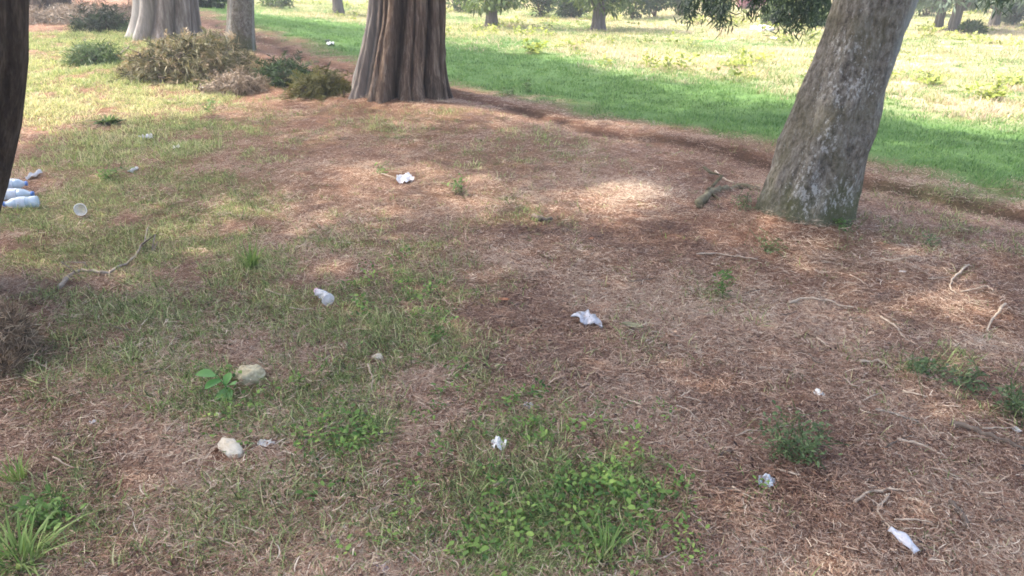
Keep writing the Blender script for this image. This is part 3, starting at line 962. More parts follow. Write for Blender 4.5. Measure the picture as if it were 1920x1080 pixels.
# ------------------------------------------------------------------ scattered cover by instances of small clumps
def gn_scatter(name, pts, idx, rot, scl, tint, protos, mat):
    col = bpy.data.collections.new(name + '_kinds')
    for i, me in enumerate(protos):
        me.materials.clear()
        me.materials.append(mat)
        o = bpy.data.objects.new('%s_%02d' % (name, i), me)
        col.objects.link(o)
    me = bpy.data.meshes.new(name)
    me.vertices.add(len(pts))
    me.vertices.foreach_set('co', np.asarray(pts, np.float32).ravel())
    a = me.attributes.new('idx', 'INT', 'POINT'); a.data.foreach_set('value', np.asarray(idx, np.int32))
    a = me.attributes.new('rot', 'FLOAT_VECTOR', 'POINT'); a.data.foreach_set('vector', np.asarray(rot, np.float32).ravel())
    a = me.attributes.new('scl', 'FLOAT', 'POINT'); a.data.foreach_set('value', np.asarray(scl, np.float32))
    a = me.attributes.new('tint', 'FLOAT', 'POINT'); a.data.foreach_set('value', np.asarray(tint, np.float32))
    o = obj(name, me, mat)
    ng = bpy.data.node_groups.new(name, 'GeometryNodeTree')
    ng.interface.new_socket('Geometry', in_out='INPUT', socket_type='NodeSocketGeometry')
    ng.interface.new_socket('Geometry', in_out='OUTPUT', socket_type='NodeSocketGeometry')
    gi, go = ng.nodes.new('NodeGroupInput'), ng.nodes.new('NodeGroupOutput')
    ip = ng.nodes.new('GeometryNodeInstanceOnPoints')
    ci = ng.nodes.new('GeometryNodeCollectionInfo')
    ci.inputs['Collection'].default_value = col
    ci.inputs['Separate Children'].default_value = True
    ci.inputs['Reset Children'].default_value = True
    def na(n, t):
        k = ng.nodes.new('GeometryNodeInputNamedAttribute')
        k.data_type = t
        k.inputs['Name'].default_value = n
        return [s for s in k.outputs if s.name == 'Attribute' and s.enabled][0]
    ng.links.new(gi.outputs[0], ip.inputs['Points'])
    ng.links.new(ci.outputs[0], ip.inputs['Instance'])
    ip.inputs['Pick Instance'].default_value = True
    ng.links.new(na('idx', 'INT'), ip.inputs['Instance Index'])
    er = ng.nodes.new('FunctionNodeEulerToRotation')
    ng.links.new(na('rot', 'FLOAT_VECTOR'), er.inputs[0])
    ng.links.new(er.outputs[0], ip.inputs['Rotation'])
    ng.links.new(na('scl', 'FLOAT'), ip.inputs['Scale'])
    ng.links.new(ip.outputs[0], go.inputs[0])
    md = o.modifiers.new('scatter', 'NODES')
    md.node_group = ng
    return tag(o, kind='stuff')

def tuft(n, rad, lo, hi, wd, lean, vs=.18, K=4):
    """a small clump of grass blades"""
    th = rng.random(n) * 6.283
    r = rad * rng.random(n) ** .6
    p = np.stack([r * np.cos(th), r * np.sin(th), np.full(n, -.004)], 1)
    a2 = th + rng.normal(size=n) * 1.0
    out = np.stack([np.cos(a2), np.sin(a2), np.zeros(n)], 1)
    L = lo + (hi - lo) * rng.random(n) ** 1.5
    le = lean * (.25 + 1.0 * rng.random(n))
    k = np.linspace(0, 1, K)[None, :, None]
    line = p[:, None] + out[:, None] * (le * L)[:, None, None] * k ** 1.6 + np.array([0, 0, 1.0]) * (L[:, None, None] * (k - .45 * np.clip(le, 0, 1.5)[:, None, None] * k ** 2.2))
    a3 = a2 + math.pi / 2 + rng.normal(size=n) * .5
    side = np.stack([np.cos(a3), np.sin(a3), np.zeros(n)], 1)
    W = (wd * (.6 + .8 * rng.random(n)))[:, None] * (1 - np.linspace(0, 1, K)[None] ** 1.8 * .92)
    b = Bag()
    b.ribbons(line, W, side, np.clip(.5 + vs * rng.normal(size=n), 0, 1))
    return b.mesh('tuft')

def straw(n, rad, lo, hi, wd, lift, curl, K=5, vs=.21):
    """a patch of dead needles and stems lying criss-cross"""
    th = rng.random(n) * 6.283
    r = rad * rng.random(n) ** .55
    p = np.stack([r * np.cos(th), r * np.sin(th), .002 + lift * .5 * rng.random(n) ** 2], 1)
    L = lo + (hi - lo) * rng.random(n) ** 2
    a = rng.random(n) * 6.283
    c = curl * rng.normal(size=n)
    el = lift / np.maximum(L, .01) * rng.normal(size=n) * .6
    pts = [p]
    for k in range(1, K):
        an = a + c * (k / (K - 1) - .5) * 2
        st_ = (L / (K - 1))[:, None] * np.stack([np.cos(an), np.sin(an), np.clip(el, -.35, .6) * (1 - 1.2 * k / K)], 1)
        pts.append(pts[-1] + st_)
    line = np.stack(pts, 1)
    line[..., 2] = np.maximum(line[..., 2], .0015)
    s3 = np.stack([-np.sin(a), np.cos(a), rng.normal(size=n) * .5], 1)
    s3 /= np.linalg.norm(s3, axis=1)[:, None]
    W = (wd * (.5 + 1.0 * rng.random(n) ** 2))[:, None] * np.array([[.7, 1, 1, .9, .4]])[:, :K]
    b = Bag()
    b.ribbons(line, W, s3, np.clip(.5 + vs * rng.normal(size=n), 0, 1))
    return b.mesh('straw')

def chips(n, rad):
    """flat bits: bark flakes, crumbled leaves, scale leaves"""
    th = rng.random(n) * 6.283
    q = rad * rng.random(n) ** .55
    p = np.stack([q * np.cos(th), q * np.sin(th), .004 + .006 * rng.random(n)], 1)
    a = rng.random(n) * 6.283
    L = .006 + .011 * rng.random(n) ** 2
    d = np.stack([np.cos(a), np.sin(a), .25 * rng.normal(size=n)], 1)
    s3 = np.stack([-np.sin(a), np.cos(a), .3 * rng.normal(size=n)], 1)
    b = Bag()
    b.ribbons(np.stack([p, p + d * (L * .5)[:, None], p + d * L[:, None]], 1), (L * (.25 + .4 * rng.random(n)))[:, None] * np.array([[.5, 1, .4]]), s3, np.clip(.36 + .2 * rng.normal(size=n), 0, 1))
    return b.mesh('chips')

def broad(n, rad, sz, h, vs=.2):
    """a clump of small broad-leaved weeds"""
    th = rng.random(n) * 6.283
    r = rad * rng.random(n) ** .5
    p = np.stack([r * np.cos(th), r * np.sin(th), h * rng.random(n)], 1)
    a = rng.random(n) * 6.283
    d = np.stack([np.cos(a), np.sin(a), .5 * rng.normal(size=n)], 1); d /= np.linalg.norm(d, axis=1)[:, None]
    L = sz * (.5 + .8 * rng.random(n))
    side = np.stack([-np.sin(a), np.cos(a), .5 * rng.normal(size=n)], 1); side /= np.linalg.norm(side, axis=1)[:, None]
    line = np.stack([p, p + d * (L * .3)[:, None], p + d * (L * .7)[:, None], p + d * L[:, None] - np.array([0, 0, .2]) * L[:, None]], 1)
    b = Bag()
    b.ribbons(line, (L * .55)[:, None] * np.array([[.15, 1, .85, .05]]), side, np.clip(.5 + vs * rng.normal(size=n), 0, 1))
    k = max(3, n // 4)
    th = rng.random(k) * 6.283; r = rad * rng.random(k) ** .5
    p = np.stack([r * np.cos(th), r * np.sin(th), np.zeros(k)], 1)
    top = p + np.stack([.3 * h * rng.normal(size=k), .3 * h * rng.normal(size=k), h * (.6 + .4 * rng.random(k))], 1)
    b.ribbons(np.stack([p, (p + top) / 2, top], 1), np.full((k, 3), .002), unit(k), np.full(k, .3))
    return b.mesh('broad')

def sample(n, rmin, rmax, half_deg, power=1.0):
    """points over the ground in a wedge in front of the viewer, denser near"""
    a = np.radians((rng.random(n) * 2 - 1) * half_deg)
    r = rmin * (rmax / rmin) ** (rng.random(n) ** power)
    return np.sin(a) * r, np.cos(a) * r, r

def emit(name, x, y, protos, mat, smin, smax, tint, tilt=.12, zoff=0.0):
    n = len(x)
    z = height(x, y) + zoff
    rot = np.stack([tilt * rng.normal(size=n), tilt * rng.normal(size=n), rng.random(n) * 6.283], 1)
    scl = smin + (smax - smin) * rng.random(n)
    return gn_scatter(name, np.stack([x, y, z], 1), rng.integers(0, len(protos), n), rot, scl, tint, protos, mat)

GRASS = leaf_mat('lane_grass', [(0, (.06, .08, .028)), (.3, (.15, .20, .065)), (.55, (.26, .33, .115)), (.8, (.41, .44, .19)), (1, (.58, .51, .30))], .35)
STRAW = leaf_mat('dead_straw', [(0, (.035, .018, .012)), (.2, (.125, .058, .037)), (.4, (.265, .145, .092)), (.58, (.41, .265, .178)), (.8, (.54, .395, .28)), (1, (.70, .58, .44))], .15)
LUSH = leaf_mat('bank_grass', [(0, (.05, .10, .028)), (.5, (.125, .235, .062)), (1, (.25, .37, .125))], .35)
DRYG = leaf_mat('meadow_grass_mix', [(0, (.13, .18, .06)), (.28, (.25, .29, .11)), (.48, (.38, .36, .19)), (.66, (.47, .38, .26)), (1, (.56, .42, .34))], .3)
WEED = leaf_mat('broad_weed', [(0, (.04, .09, .02)), (.4, (.11, .21, .045)), (1, (.32, .44, .11))], .4)
YWEED = leaf_mat('yellow_weed', [(0, (.12, .16, .03)), (.5, (.25, .30, .06)), (1, (.42, .42, .12))], .35)


CLEAR = [P(*a) for a in [(1102, 606), (760, 340), (1437, 908), (935, 838), (1535, 742), (500, 834), (467, 717), (429, 852), (707, 674), (518, 774), (610, 566), (1692, 1026), (1680, 1012), (1706, 1038), (718, 1072), (420, 852), (445, 850), (1090, 610), (1118, 606), (1447, 905)]]
CLR = [.07, .05, .06, .05, .03, .05, .08, .07, .035, .035, .07, .045, .045, .045, .045, .06, .06, .05, .05, .05]
def clear(x, y, f=1.0):
    k = np.ones(len(x), bool)
    for c, rr in zip(CLEAR, CLR):
        # keep blades off the thing itself and off the near side that would hide it
        k &= ((x - c[0]) / (rr * f)) ** 2 + ((y - c[1] + rr * .5) / (rr * 1.3 * f)) ** 2 > 1
    return k
# dead straw and needles over the whole lane
px_protos = [straw(96, .11, .010, .060, .0019, .012, .8) for _ in range(7)] + [straw(9, .12, .03, .08, .0023, .014, .5) for _ in range(2)] + [chips(22, .10) for _ in range(2)]
x, y, r = sample(85000, 1.25, 26, 60, .9)
s, t = st(x, y)
g = green_map(x, y)
keep = (rng.random(len(x)) > meadow_mask(x, y) * 1.3 - .1) & (rng.random(len(x)) < np.clip(1.0 - .72 * g, 0, 1)) & clear(x, y) & ~edge_shade(x, y)
x, y, g = x[keep], y[keep], g[keep]
hay = np.zeros(len(x))  # straw tint: painted sun patch and hump shadow, plus soil tones
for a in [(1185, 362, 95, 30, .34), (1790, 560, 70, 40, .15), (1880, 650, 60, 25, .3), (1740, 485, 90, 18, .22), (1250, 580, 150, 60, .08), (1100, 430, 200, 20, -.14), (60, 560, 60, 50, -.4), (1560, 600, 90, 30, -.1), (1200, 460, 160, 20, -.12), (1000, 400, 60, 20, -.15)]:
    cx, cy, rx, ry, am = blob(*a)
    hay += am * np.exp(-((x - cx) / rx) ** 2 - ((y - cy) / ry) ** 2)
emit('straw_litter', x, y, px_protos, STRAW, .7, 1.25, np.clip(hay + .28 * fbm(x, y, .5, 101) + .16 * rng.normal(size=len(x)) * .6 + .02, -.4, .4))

# short patchy grass of the lane
gp = [tuft(13, .04, .012, .055, .0034, 1.15, .24) for _ in range(6)] + [tuft(7, .05, .02, .085, .0034, 1.3, .26) for _ in range(3)]
x, y, r = sample(150000, 1.25, 26, 60, .85)
g = green_map(x, y)
keep = (meadow_mask(x, y) < .75) & (rng.random(len(x)) < np.clip((g - .09) * 1.75, .02, .9)) & clear(x, y, 1.1) & ~edge_shade(x, y)
x, y, g, r = x[keep], y[keep], g[keep], r[keep]
emit('grass', x, y, gp, GRASS, .65, 1.35, np.clip(.20 * rng.normal(size=len(x)) * .7 + .25 * fbm(x, y, .8, 103), -.35, .45), .25)

lt = [tuft(26, .12, .03, .10, .007, 1.0, .22) for _ in range(5)]
x = -14 + 18 * rng.random(60000)
y = 6 + 20 * rng.random(60000)
g = green_map(x, y)
keep = (meadow_mask(x, y) < .4) & (rng.random(len(x)) < np.clip((g - .2) * 1.2, 0, .9)) & (np.abs(x) < .75 * y + 1)
x, y = x[keep], y[keep]
cg = P(105, 215)  # grass near here tinted paler to brighten the sunlit glade
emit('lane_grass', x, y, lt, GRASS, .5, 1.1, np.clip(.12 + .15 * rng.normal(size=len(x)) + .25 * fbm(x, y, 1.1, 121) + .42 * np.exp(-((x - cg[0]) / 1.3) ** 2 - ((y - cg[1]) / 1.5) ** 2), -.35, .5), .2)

# lush grass under the bank and out into the meadow
lp = [tuft(30, .10, .02, .06, .005, 1.0) for _ in range(6)]
x = rng.random(90000) * 36 - 16
y = 3 + 34 * rng.random(90000) ** 1.4
s, t = st(x, y)
dm = sun_dry_map(x, y)
keep = (rng.random(len(x)) < (meadow_mask(x, y) - .15) * 1.25) & ~edge_shade(x, y) & (t < 16) & (rng.random(len(x)) > dm * .9) & (np.abs(x) < .8 * y + 2)
x, y = x[keep], y[keep]
emit('lush_grass', x, y, lp, LUSH, .7, 1.5, np.clip(.2 * rng.normal(size=len(x)) * .7 + .2 * fbm(x, y, 1.2, 105), -.4, .4), .15)
dp = [tuft(28, .12, .025, .085, .007, 1.0, .22) for _ in range(6)]
x = rng.random(90000) * 60 - 24
y = 6 + 36 * rng.random(90000) ** 1.2
dm = sun_dry_map(x, y)
keep = (meadow_mask(x, y) > .5) & (rng.random(len(x)) < dm) & (np.abs(x) < .75 * y + 2)
x, y = x[keep], y[keep]
emit('meadow_grass', x, y, dp, DRYG, .8, 1.9, np.clip(.55 * fbm(x, y, 2.2, 107) + .3 * noise(x, y, .6, 108) + .12 * rng.normal(size=len(x)), -.5, .5), .15)

# broad-leaved weeds in the green patch at the front
wp = [broad(22, .055, .019, .045) for _ in range(5)]
xs, ys = [], []
for px, py, rx, ry, n in [(1080, 985, 210, 105, 85), (1150, 930, 110, 60, 28), (900, 1040, 150, 70, 28), (960, 830, 230, 90, 30), (660, 820, 90, 50, 40), (770, 560, 130, 70, 40), (440, 760, 110, 60, 20), (1000, 770, 130, 40, 20)]:
    c = P(px, py)
    bx, by = rx * px_m(c), abs(P(px, py - ry)[1] - P(px, py + ry)[1]) / 2
    xs.append(c[0] + bx * rng.normal(size=n) * .6); ys.append(c[1] + by * rng.normal(size=n) * .6)
x, y = np.concatenate(xs), np.concatenate(ys)
emit('ground_weeds', x, y, wp, WEED, .6, 1.25, np.clip(.2 * rng.normal(size=len(x)), -.4, .45), .15)

# pale weeds dotted over the far meadow
yw = [broad(30, .22, .10, .22) for _ in range(4)]
x = rng.random(2600) * 50 - 16
y = 9 + 30 * rng.random(2600)
keep = (sun_dry_map(x, y) > .35) & (fbm(x, y, 2.6, 111) > .05) & (np.abs(x) < .75 * y + 1)
x, y = x[keep], y[keep]
emit('meadow_weeds', x, y, yw, YWEED, .5, 1.15, np.clip(.2 * rng.normal(size=len(x)), -.4, .4), .1)

# ------------------------------------------------------------------ single plants
def weed_plant(px, py, wpx, hpx, mat, label, name='weed', n=60, sz=None, cat='weed', kind='broad', group=None):
    q = P(px, py)
    m = px_m(q)
    W, H = wpx * m / 2, hpx * m
    o = thing(name, q - np.array([0, 0, .005]), label, cat, group)
    if kind == 'broad':
        b = Bag()
        ns = max(4, n // 10)
        for k in range(ns):
            th = k * 2.4; rs = .35 + .75 * rng.random(); e = np.array([math.cos(th) * W * rs, math.sin(th) * W * rs, H * (1.05 - .55 * rs + .15 * rng.random())])
            stm = limb_path(np.zeros(3), e, .01, 5)
            bs = Bag(); bs.tube(stm, np.linspace(.002, .001, 5), 5, .5)
            obj('stem', bs.mesh('stem', True), mat, o)
            c = int(1.4 * n) // ns
            f = rng.random(c) ** .7
            p = e * f[:, None]
            p += rng.normal(size=(c, 3)) * np.array([W * .22, W * .22, H * .08])
            p[:, 2] = np.abs(p[:, 2])
            a = rng.random(c) * 6.283
            d = np.stack([np.cos(a), np.sin(a), .35 + .3 * rng.normal(size=c)], 1); d /= np.linalg.norm(d, axis=1)[:, None]
            side = np.stack([-np.sin(a), np.cos(a), .3 * rng.normal(size=c)], 1); side /= np.linalg.norm(side, axis=1)[:, None]
            L = (sz or H * .4) * (.6 + .7 * rng.random(c))
            line = np.stack([p, p + d * (L * .3)[:, None], p + d * (L * .7)[:, None], p + d * L[:, None] - np.array([0, 0, .25]) * L[:, None]], 1)
            b.ribbons(line, (L * .42)[:, None] * np.array([[.12, 1, .8, .04]]), side, np.clip(.5 + .22 * rng.normal(size=c), 0, 1))
        tag(obj('foliage', b.mesh('foliage'), mat, o), kind='stuff')
    else:
        th = rng.random(n) * 6.283
        rr = W * .35 * rng.random(n) ** .6
        p = np.stack([rr * np.cos(th), rr * np.sin(th), np.zeros(n)], 1)
        a2 = th + .6 * rng.normal(size=n)
        outd = np.stack([np.cos(a2), np.sin(a2), np.zeros(n)], 1)
        L = H * (.3 + 1.0 * rng.random(n))
        le = (W / H) * (.1 + 1.1 * rng.random(n))
        k = np.linspace(0, 1, 5)[None, :, None]
        line = p[:, None] + outd[:, None] * (le * L)[:, None, None] * k ** 1.5 + np.array([0, 0, 1.0]) * (L[:, None, None] * (k - .4 * np.clip(le, 0, 1.4)[:, None, None] * k ** 2.2))
        a3 = a2 + math.pi / 2
        side = np.stack([np.cos(a3), np.sin(a3), .2 * rng.normal(size=n)], 1)
        b = Bag()
        b.ribbons(line, ((sz or .005) * (.6 + .8 * rng.random(n)))[:, None] * np.array([[.8, 1, .9, .6, .08]]), side, np.clip(.5 + .22 * rng.normal(size=n), 0, 1))
        tag(obj('blades', b.mesh('blades'), mat, o), kind='stuff')
    return o

WEED1 = leaf_mat('weed_green', [(0, (.045, .09, .022)), (.5, (.12, .22, .05)), (1, (.27, .38, .11))], .4, False)
WEED2 = leaf_mat('weed_dull_green', [(0, (.05, .08, .03)), (.5, (.125, .185, .07)), (1, (.27, .34, .15))], .4, False)
GR1 = leaf_mat('tall_grass_green', [(0, (.07, .12, .03)), (.5, (.18, .27, .075)), (1, (.38, .43, .16))], .4, False)
YW1 = leaf_mat('weed_yellow', [(0, (.13, .17, .03)), (.5, (.27, .32, .06)), (1, (.44, .44, .12))], .35, False)
weed_plant(1490, 862, 150, 92, WEED2, 'wide low bushy weed with small dull green leaves right of the centre front', n=230, sz=.022)
weed_plant(1350, 555, 44, 62, WEED1, 'upright bright green seedling on brown litter below the leaning trunk', n=60, sz=.028)
weed_plant(860, 365, 34, 40, WEED1, 'small dark green seedling right of the white film scrap', n=46, sz=.035)
weed_plant(715, 325, 40, 22, WEED1, 'faint green tuft left of the white film scrap', n=30, sz=.03)
weed_plant(1440, 470, 60, 26, WEED2, 'dull green weed tuft just below the leaning trunk', n=60, sz=.024)
weed_plant(1738, 462, 34, 30, WEED2, 'dark green weed tuft right of the leaning trunk', n=40, sz=.026)
weed_plant(1575, 430, 40, 22, WEED1, 'yellow green weed at the right foot of the leaning trunk', n=40, sz=.026)
weed_plant(1395, 395, 60, 36, WEED2, 'green moss and weed at the left foot of the leaning trunk', n=80, sz=.024)
weed_plant(1720, 705, 60, 44, WEED2, 'dull green weed near the right edge beside dead twigs', n=90, sz=.024)
weed_plant(1800, 725, 90, 50, WEED2, 'wider dull green weed near the right edge among dark twigs', n=110, sz=.024)
weed_plant(1895, 775, 80, 60, WEED2, 'green weed cut by the right edge', n=110, sz=.024)
weed_plant(205, 335, 70, 26, WEED1, 'pale green weed in the lane right of the blue bottles', n=60, sz=.04)
weed_plant(395, 218, 34, 34, WEED1, 'green weed stem below the dry clippings mound', n=36, sz=.05)
weed_plant(205, 232, 60, 20, WEED2, 'dark green tuft at the edge of the sunny glade', n=60, sz=.04, kind='grass')
weed_plant(988, 172, 20, 26, WEED2, 'dark weed standing in the shaded grass behind the bank', n=30, sz=.06)
weed_plant(955, 180, 30, 18, WEED2, 'low dark weed in the shaded grass left of the taller one', n=30, sz=.05)
weed_plant(470, 500, 80, 50, GR1, 'taller green grass tuft above the crushed bottle', n=110, kind='grass', cat='grass')
weed_plant(815, 640, 40, 34, WEED1, 'bright green weed right of the crushed bottle', n=46, sz=.025)
weed_plant(40, 1060, 200, 84, GR1, 'tall bright grass tuft at the bottom left corner', n=130, kind='grass', sz=.006, cat='grass')
weed_plant(85, 985, 110, 60, WEED1, 'leafy green weed inside the bottom left grass', n=100, sz=.03)
weed_plant(35, 905, 80, 60, GR1, 'yellow green grass tuft on the left edge above the corner grass', n=90, kind='grass', sz=.004, cat='grass')
weed_plant(1130, 1050, 130, 80, GR1, 'tall green grass blades at the bottom centre', n=26, kind='grass', sz=.007, cat='grass')
weed_plant(1742, 160, 66, 28, YW1, 'yellowish weed in the sunny meadow right of the leaning trunk', n=90, sz=.10)
weed_plant(1850, 190, 70, 36, YW1, 'tall yellow green meadow weed left of the one at the right edge', n=110, sz=.11)
weed_plant(1895, 165, 60, 34, YW1, 'yellow green meadow weed at the right edge', n=90, sz=.11)
weed_plant(1535, 130, 50, 20, YW1, 'yellow green weed close left of the leaning trunk', n=60, sz=.10)
weed_plant(1370, 128, 60, 16, YW1, 'yellowish weed in the sunny meadow left of the leaning trunk', n=70, sz=.10)
weed_plant(1000, 100, 60, 22, YW1, 'yellow weed in the sunny meadow below the first small tree', n=60, sz=.14)

# broad-leaved seedling beside the yellow stone, leaves one by one
def big_leaf(parent, base, d, L, W, mat, droop=.25):
    d = np.asarray(d, float); d /= np.linalg.norm(d)
    up = np.array([0, 0, 1.0])
    sd_ = np.cross(d, up); sd_ /= np.linalg.norm(sd_)
    nn = np.cross(sd_, d)
    K = 7
    V, T = [], []
    for i in range(K):
        f = i / (K - 1)
        wd = W * (math.sin(math.pi * min(1, f * .85 + .08)) ** .8) * (1 if i < K - 1 else .05)
        c = base + d * L * f - up * droop * L * f * f
        for j, q in enumerate((-1, -.5, 0, .5, 1)):
            V.append(c + sd_ * q * wd / 2 + nn * (abs(q) * .12 * wd))
    for i in range(K - 1):
        for j in range(4):
            a = i * 5 + j
            T.append((a, a + 1, a + 6, a + 5))
    me = mesh_np('leaf', V, T, {'v': np.full(len(V), .45 + .5 * rng.random())}, True)
    return obj('leaf', me, mat, parent)
BL = leaf_mat('seedling_leaf', [(0, (.06, .16, .04)), (.5, (.12, .28, .07)), (1, (.24, .40, .14))], .35, False)
q = P(425, 735)
o = thing('seedling', q, 'broad leaved bright green seedling beside the yellow stone', 'seedling')
m = px_m(q)
for (dx, dz, dd, L, W) in [(-16 * m, 34 * m, (-1, -.2, .5), 38 * m, 30 * m), (-6 * m, 26 * m, (-.6, -.7, .1), 34 * m, 24 * m), (2 * m, 10 * m, (.3, -1, -.1), 40 * m, 22 * m),
                          (4 * m, 14 * m, (.6, -.5, .6), 36 * m, 20 * m), (2 * m, 8 * m, (-.2, -.9, .1), 36 * m, 16 * m), (0, 16 * m, (.2, .7, .8), 30 * m, 18 * m)]:
    big_leaf(o, np.array([dx, 0, dz]), dd, L, W, BL)
bs = Bag(); bs.tube(np.array([[0, 0, -.01], [0, 0, 14 * m], [-14 * m, 0, 36 * m]]), [.003, .003, .002], 6)
obj('stem', bs.mesh('stem', True), BL, o)

# ------------------------------------------------------------------ stones
def stone(px, py, wpx, hpx, mat, label, seed, rotz=0, ax=(1, .75, 1)):
    import bmesh
    q = P(px, py)
    m = px_m(q)
    W, H = wpx * m / 2, hpx * m / 2
    bm = bmesh.new()
    bmesh.ops.create_icosphere(bm, subdivisions=4, radius=1)
    r2 = np.random.default_rng(seed)
    cuts = [(lambda v: v / np.linalg.norm(v))(r2.normal(size=3)) for _ in range(11)]
    lim = [.62 + .25 * r2.random() for _ in cuts]
    for v in bm.verts:
        c = np.array(v.co)
        for n_, l_ in zip(cuts, lim):
            dd = c.dot(n_)
            if dd > l_: c = c - n_ * (dd - l_) * .9
        c *= 1 + .07 * math.sin(c[0] * 7 + seed) * math.sin(c[1] * 6) + .05 * math.sin(c[2] * 13 + c[0] * 11 + seed) + .02 * math.sin(c[0] * 31 + c[1] * 27)
        v.co = (c[0] * W * ax[0], c[1] * W * ax[1], c[2] * H * ax[2])
    for f in bm.faces: f.smooth = True
    me = bpy.data.meshes.new('stone')
    bm.to_mesh(me); bm.free()
    o = obj('stone', me, mat, None, q + np.array([0, W * .3, H * .40]))
    o.rotation_euler = (.15, .1, rotz)
    return tag(o, label, 'stone')
ST1 = plain_mat('yellow_stone', (.22, .18, .10), (.55, .48, .32), 28, .85, .6, (1, 1, 1))
ST2 = plain_mat('cream_stone', (.42, .35, .25), (.68, .60, .47), 16, .8, .5, (1, 3, 3))
stone(467, 717, 62, 42, ST1, 'lumpy yellowish stone beside the broad leaved seedling', 3)
stone(429, 852, 66, 34, ST2, 'flat cream coloured stone split into ridges at lower left', 5, -.5, (1, .6, .9))
stone(707, 674, 24, 14, ST2, 'small cream pebble in thin grass below the crushed bottle', 8)
stone(518, 774, 24, 13, ST1, 'small tan pebble right below the lumpy yellowish stone', 9)
stone(410, 783, 17, 14, ST2, 'tiny pinkish pebble above the flat cream stone', 12)
stone(730, 832, 20, 11, plain_mat('orange_stone', (.35, .20, .10), (.55, .36, .20), 30, .85, .4), 'tiny orange pebble in the grass left of the white paper ball', 13)
stone(1432, 58, 56, 16, plain_mat('pale_rock', (.35, .32, .29), (.6, .56, .52), 8, .9, .5), 'pale low rock in the meadow under the drooping branches', 15)

# ------------------------------------------------------------------ litter: film scraps, paper, bottles
def plastic(name, col, trans=.35, rough=.3, spec=.5):
    m, nt, out = new_mat(name)
    co = coords(nt)
    f = noise_n(nt, co, 60, 3, .5)
    r = ramp(nt, f, [(.30, (col[0] * .62, col[1] * .55, col[2] * .46)), (.42, tuple(c * .88 for c in col)), (.65, col)])
    p = nd(nt, 'ShaderNodeBsdfPrincipled')
    p.inputs['Roughness'].default_value = rough
    p.inputs['Specular IOR Level'].default_value = spec
    nt.links.new(r.outputs[0], p.inputs['Base Color'])
    tr = nd(nt, 'ShaderNodeBsdfTranslucent')
    nt.links.new(r.outputs[0], tr.inputs['Color'])
    ms = nd(nt, 'ShaderNodeMixShader'); ms.inputs[0].default_value = trans
    nt.links.new(p.outputs[0], ms.inputs[1]); nt.links.new(tr.outputs[0], ms.inputs[2])
    nt.links.new(ms.outputs[0], out.inputs[0])
    return m
def clear_plastic(name, col, clear=.55):
    m, nt, out = new_mat(name)
    p = nd(nt, 'ShaderNodeBsdfPrincipled')
    f = noise_n(nt, coords(nt), 25, 3, .6)
    r = ramp(nt, f, [(.35, tuple(c * .85 for c in col)), (.65, col)])
    nt.links.new(r.outputs[0], p.inputs['Base Color'])
    p.inputs['Roughness'].default_value = .12
    p.inputs['Specular IOR Level'].default_value = .9
    tb = nd(nt, 'ShaderNodeBsdfTransparent')
    tb.inputs['Color'].default_value = (min(1, col[0] + .25), min(1, col[1] + .25), min(1, col[2] + .2), 1)
    ms = nd(nt, 'ShaderNodeMixShader'); ms.inputs[0].default_value = clear
    nt.links.new(p.outputs[0], ms.inputs[1]); nt.links.new(tb.outputs[0], ms.inputs[2])
    nt.links.new(ms.outputs[0], out.inputs[0])
    return m
FILM = plastic('white_film', (.78, .77, .80))
FILMB = plastic('bluish_film', (.70, .74, .80))
PAPER = plastic('white_paper', (.82, .80, .76), .15, .7, .2)

def scrap(px, py, wpx, hpx, mat, label, seed, name='plastic_scrap', cat='litter', lift=.38, rotz=0.0, ragged=.35):
    q = P(px, py)
    m = px_m(q)
    d = (q - CAM); el = math.asin(-d[2] / np.linalg.norm(d))
    W, D = .46 * wpx * m, .46 * hpx * m / max(.3, math.sin(el)) * .8
    n, k = 26, 9
    V, T = [], []
    r2 = np.random.default_rng(seed)
    ph = r2.random(6) * 6.28
    for i in range(k):
        f = (i / (k - 1))
        for j in range(n):
            th = 2 * math.pi * j / n
            rag = 1 + ragged * (.6 * math.sin(2 * th + ph[0]) * .5 + .5 * math.sin(5 * th + ph[1]) * .5 + .4 * math.sin(9 * th + ph[2]) * .5)
            x_, y_ = W * f * rag * math.cos(th), D * f * rag * math.sin(th)
            z_ = lift * min(W, D) * (.55 * math.sin(x_ / W * 5 + ph[3]) + .45 * math.sin(y_ / D * 6 + ph[4] + x_ / W * 2) + .3 * math.sin(x_ / W * 13 - y_ / D * 9 + ph[5]))
            V.append((x_, y_, z_ + lift * min(W, D) * .9 + .006))
    for i in range(k - 1):
        for j in range(n):
            T.append((i * n + j, i * n + (j + 1) % n, (i + 1) * n + (j + 1) % n, (i + 1) * n + j))
    me = mesh_np(name, V, T, {}, False)
    o = obj(name, me, mat, None, q)
    o.rotation_euler = (0, 0, rotz)
    so = o.modifiers.new('thickness', 'SOLIDIFY'); so.thickness = .0007
    return tag(o, label, cat)
scrap(1102, 606, 50, 30, FILM, 'crumpled torn white plastic film on brown litter at the centre', 1, ragged=.8)
scrap(760, 340, 32, 22, FILM, 'crumpled white film scrap on brown litter above the centre', 2)
scrap(1437, 908, 38, 28, FILMB, 'bluish white plastic scrap below the wide low bushy weed', 4, lift=.35, ragged=.5)
scrap(935, 842, 32, 28, PAPER, 'white crumpled paper ball in the front grass', 6, 'paper_scrap', lift=.75, ragged=.2)
scrap(1535, 742, 22, 14, PAPER, 'tiny grey white paper scrap above the wide low bushy weed', 7, 'paper_scrap')
scrap(500, 834, 36, 14, PAPER, 'thin white torn paper right of the flat cream stone', 9, 'paper_scrap', lift=.3)
scrap(331, 278, 13, 10, PAPER, 'tiny white dot of paper in the lane right of the sunny glade', 10, 'paper_scrap')
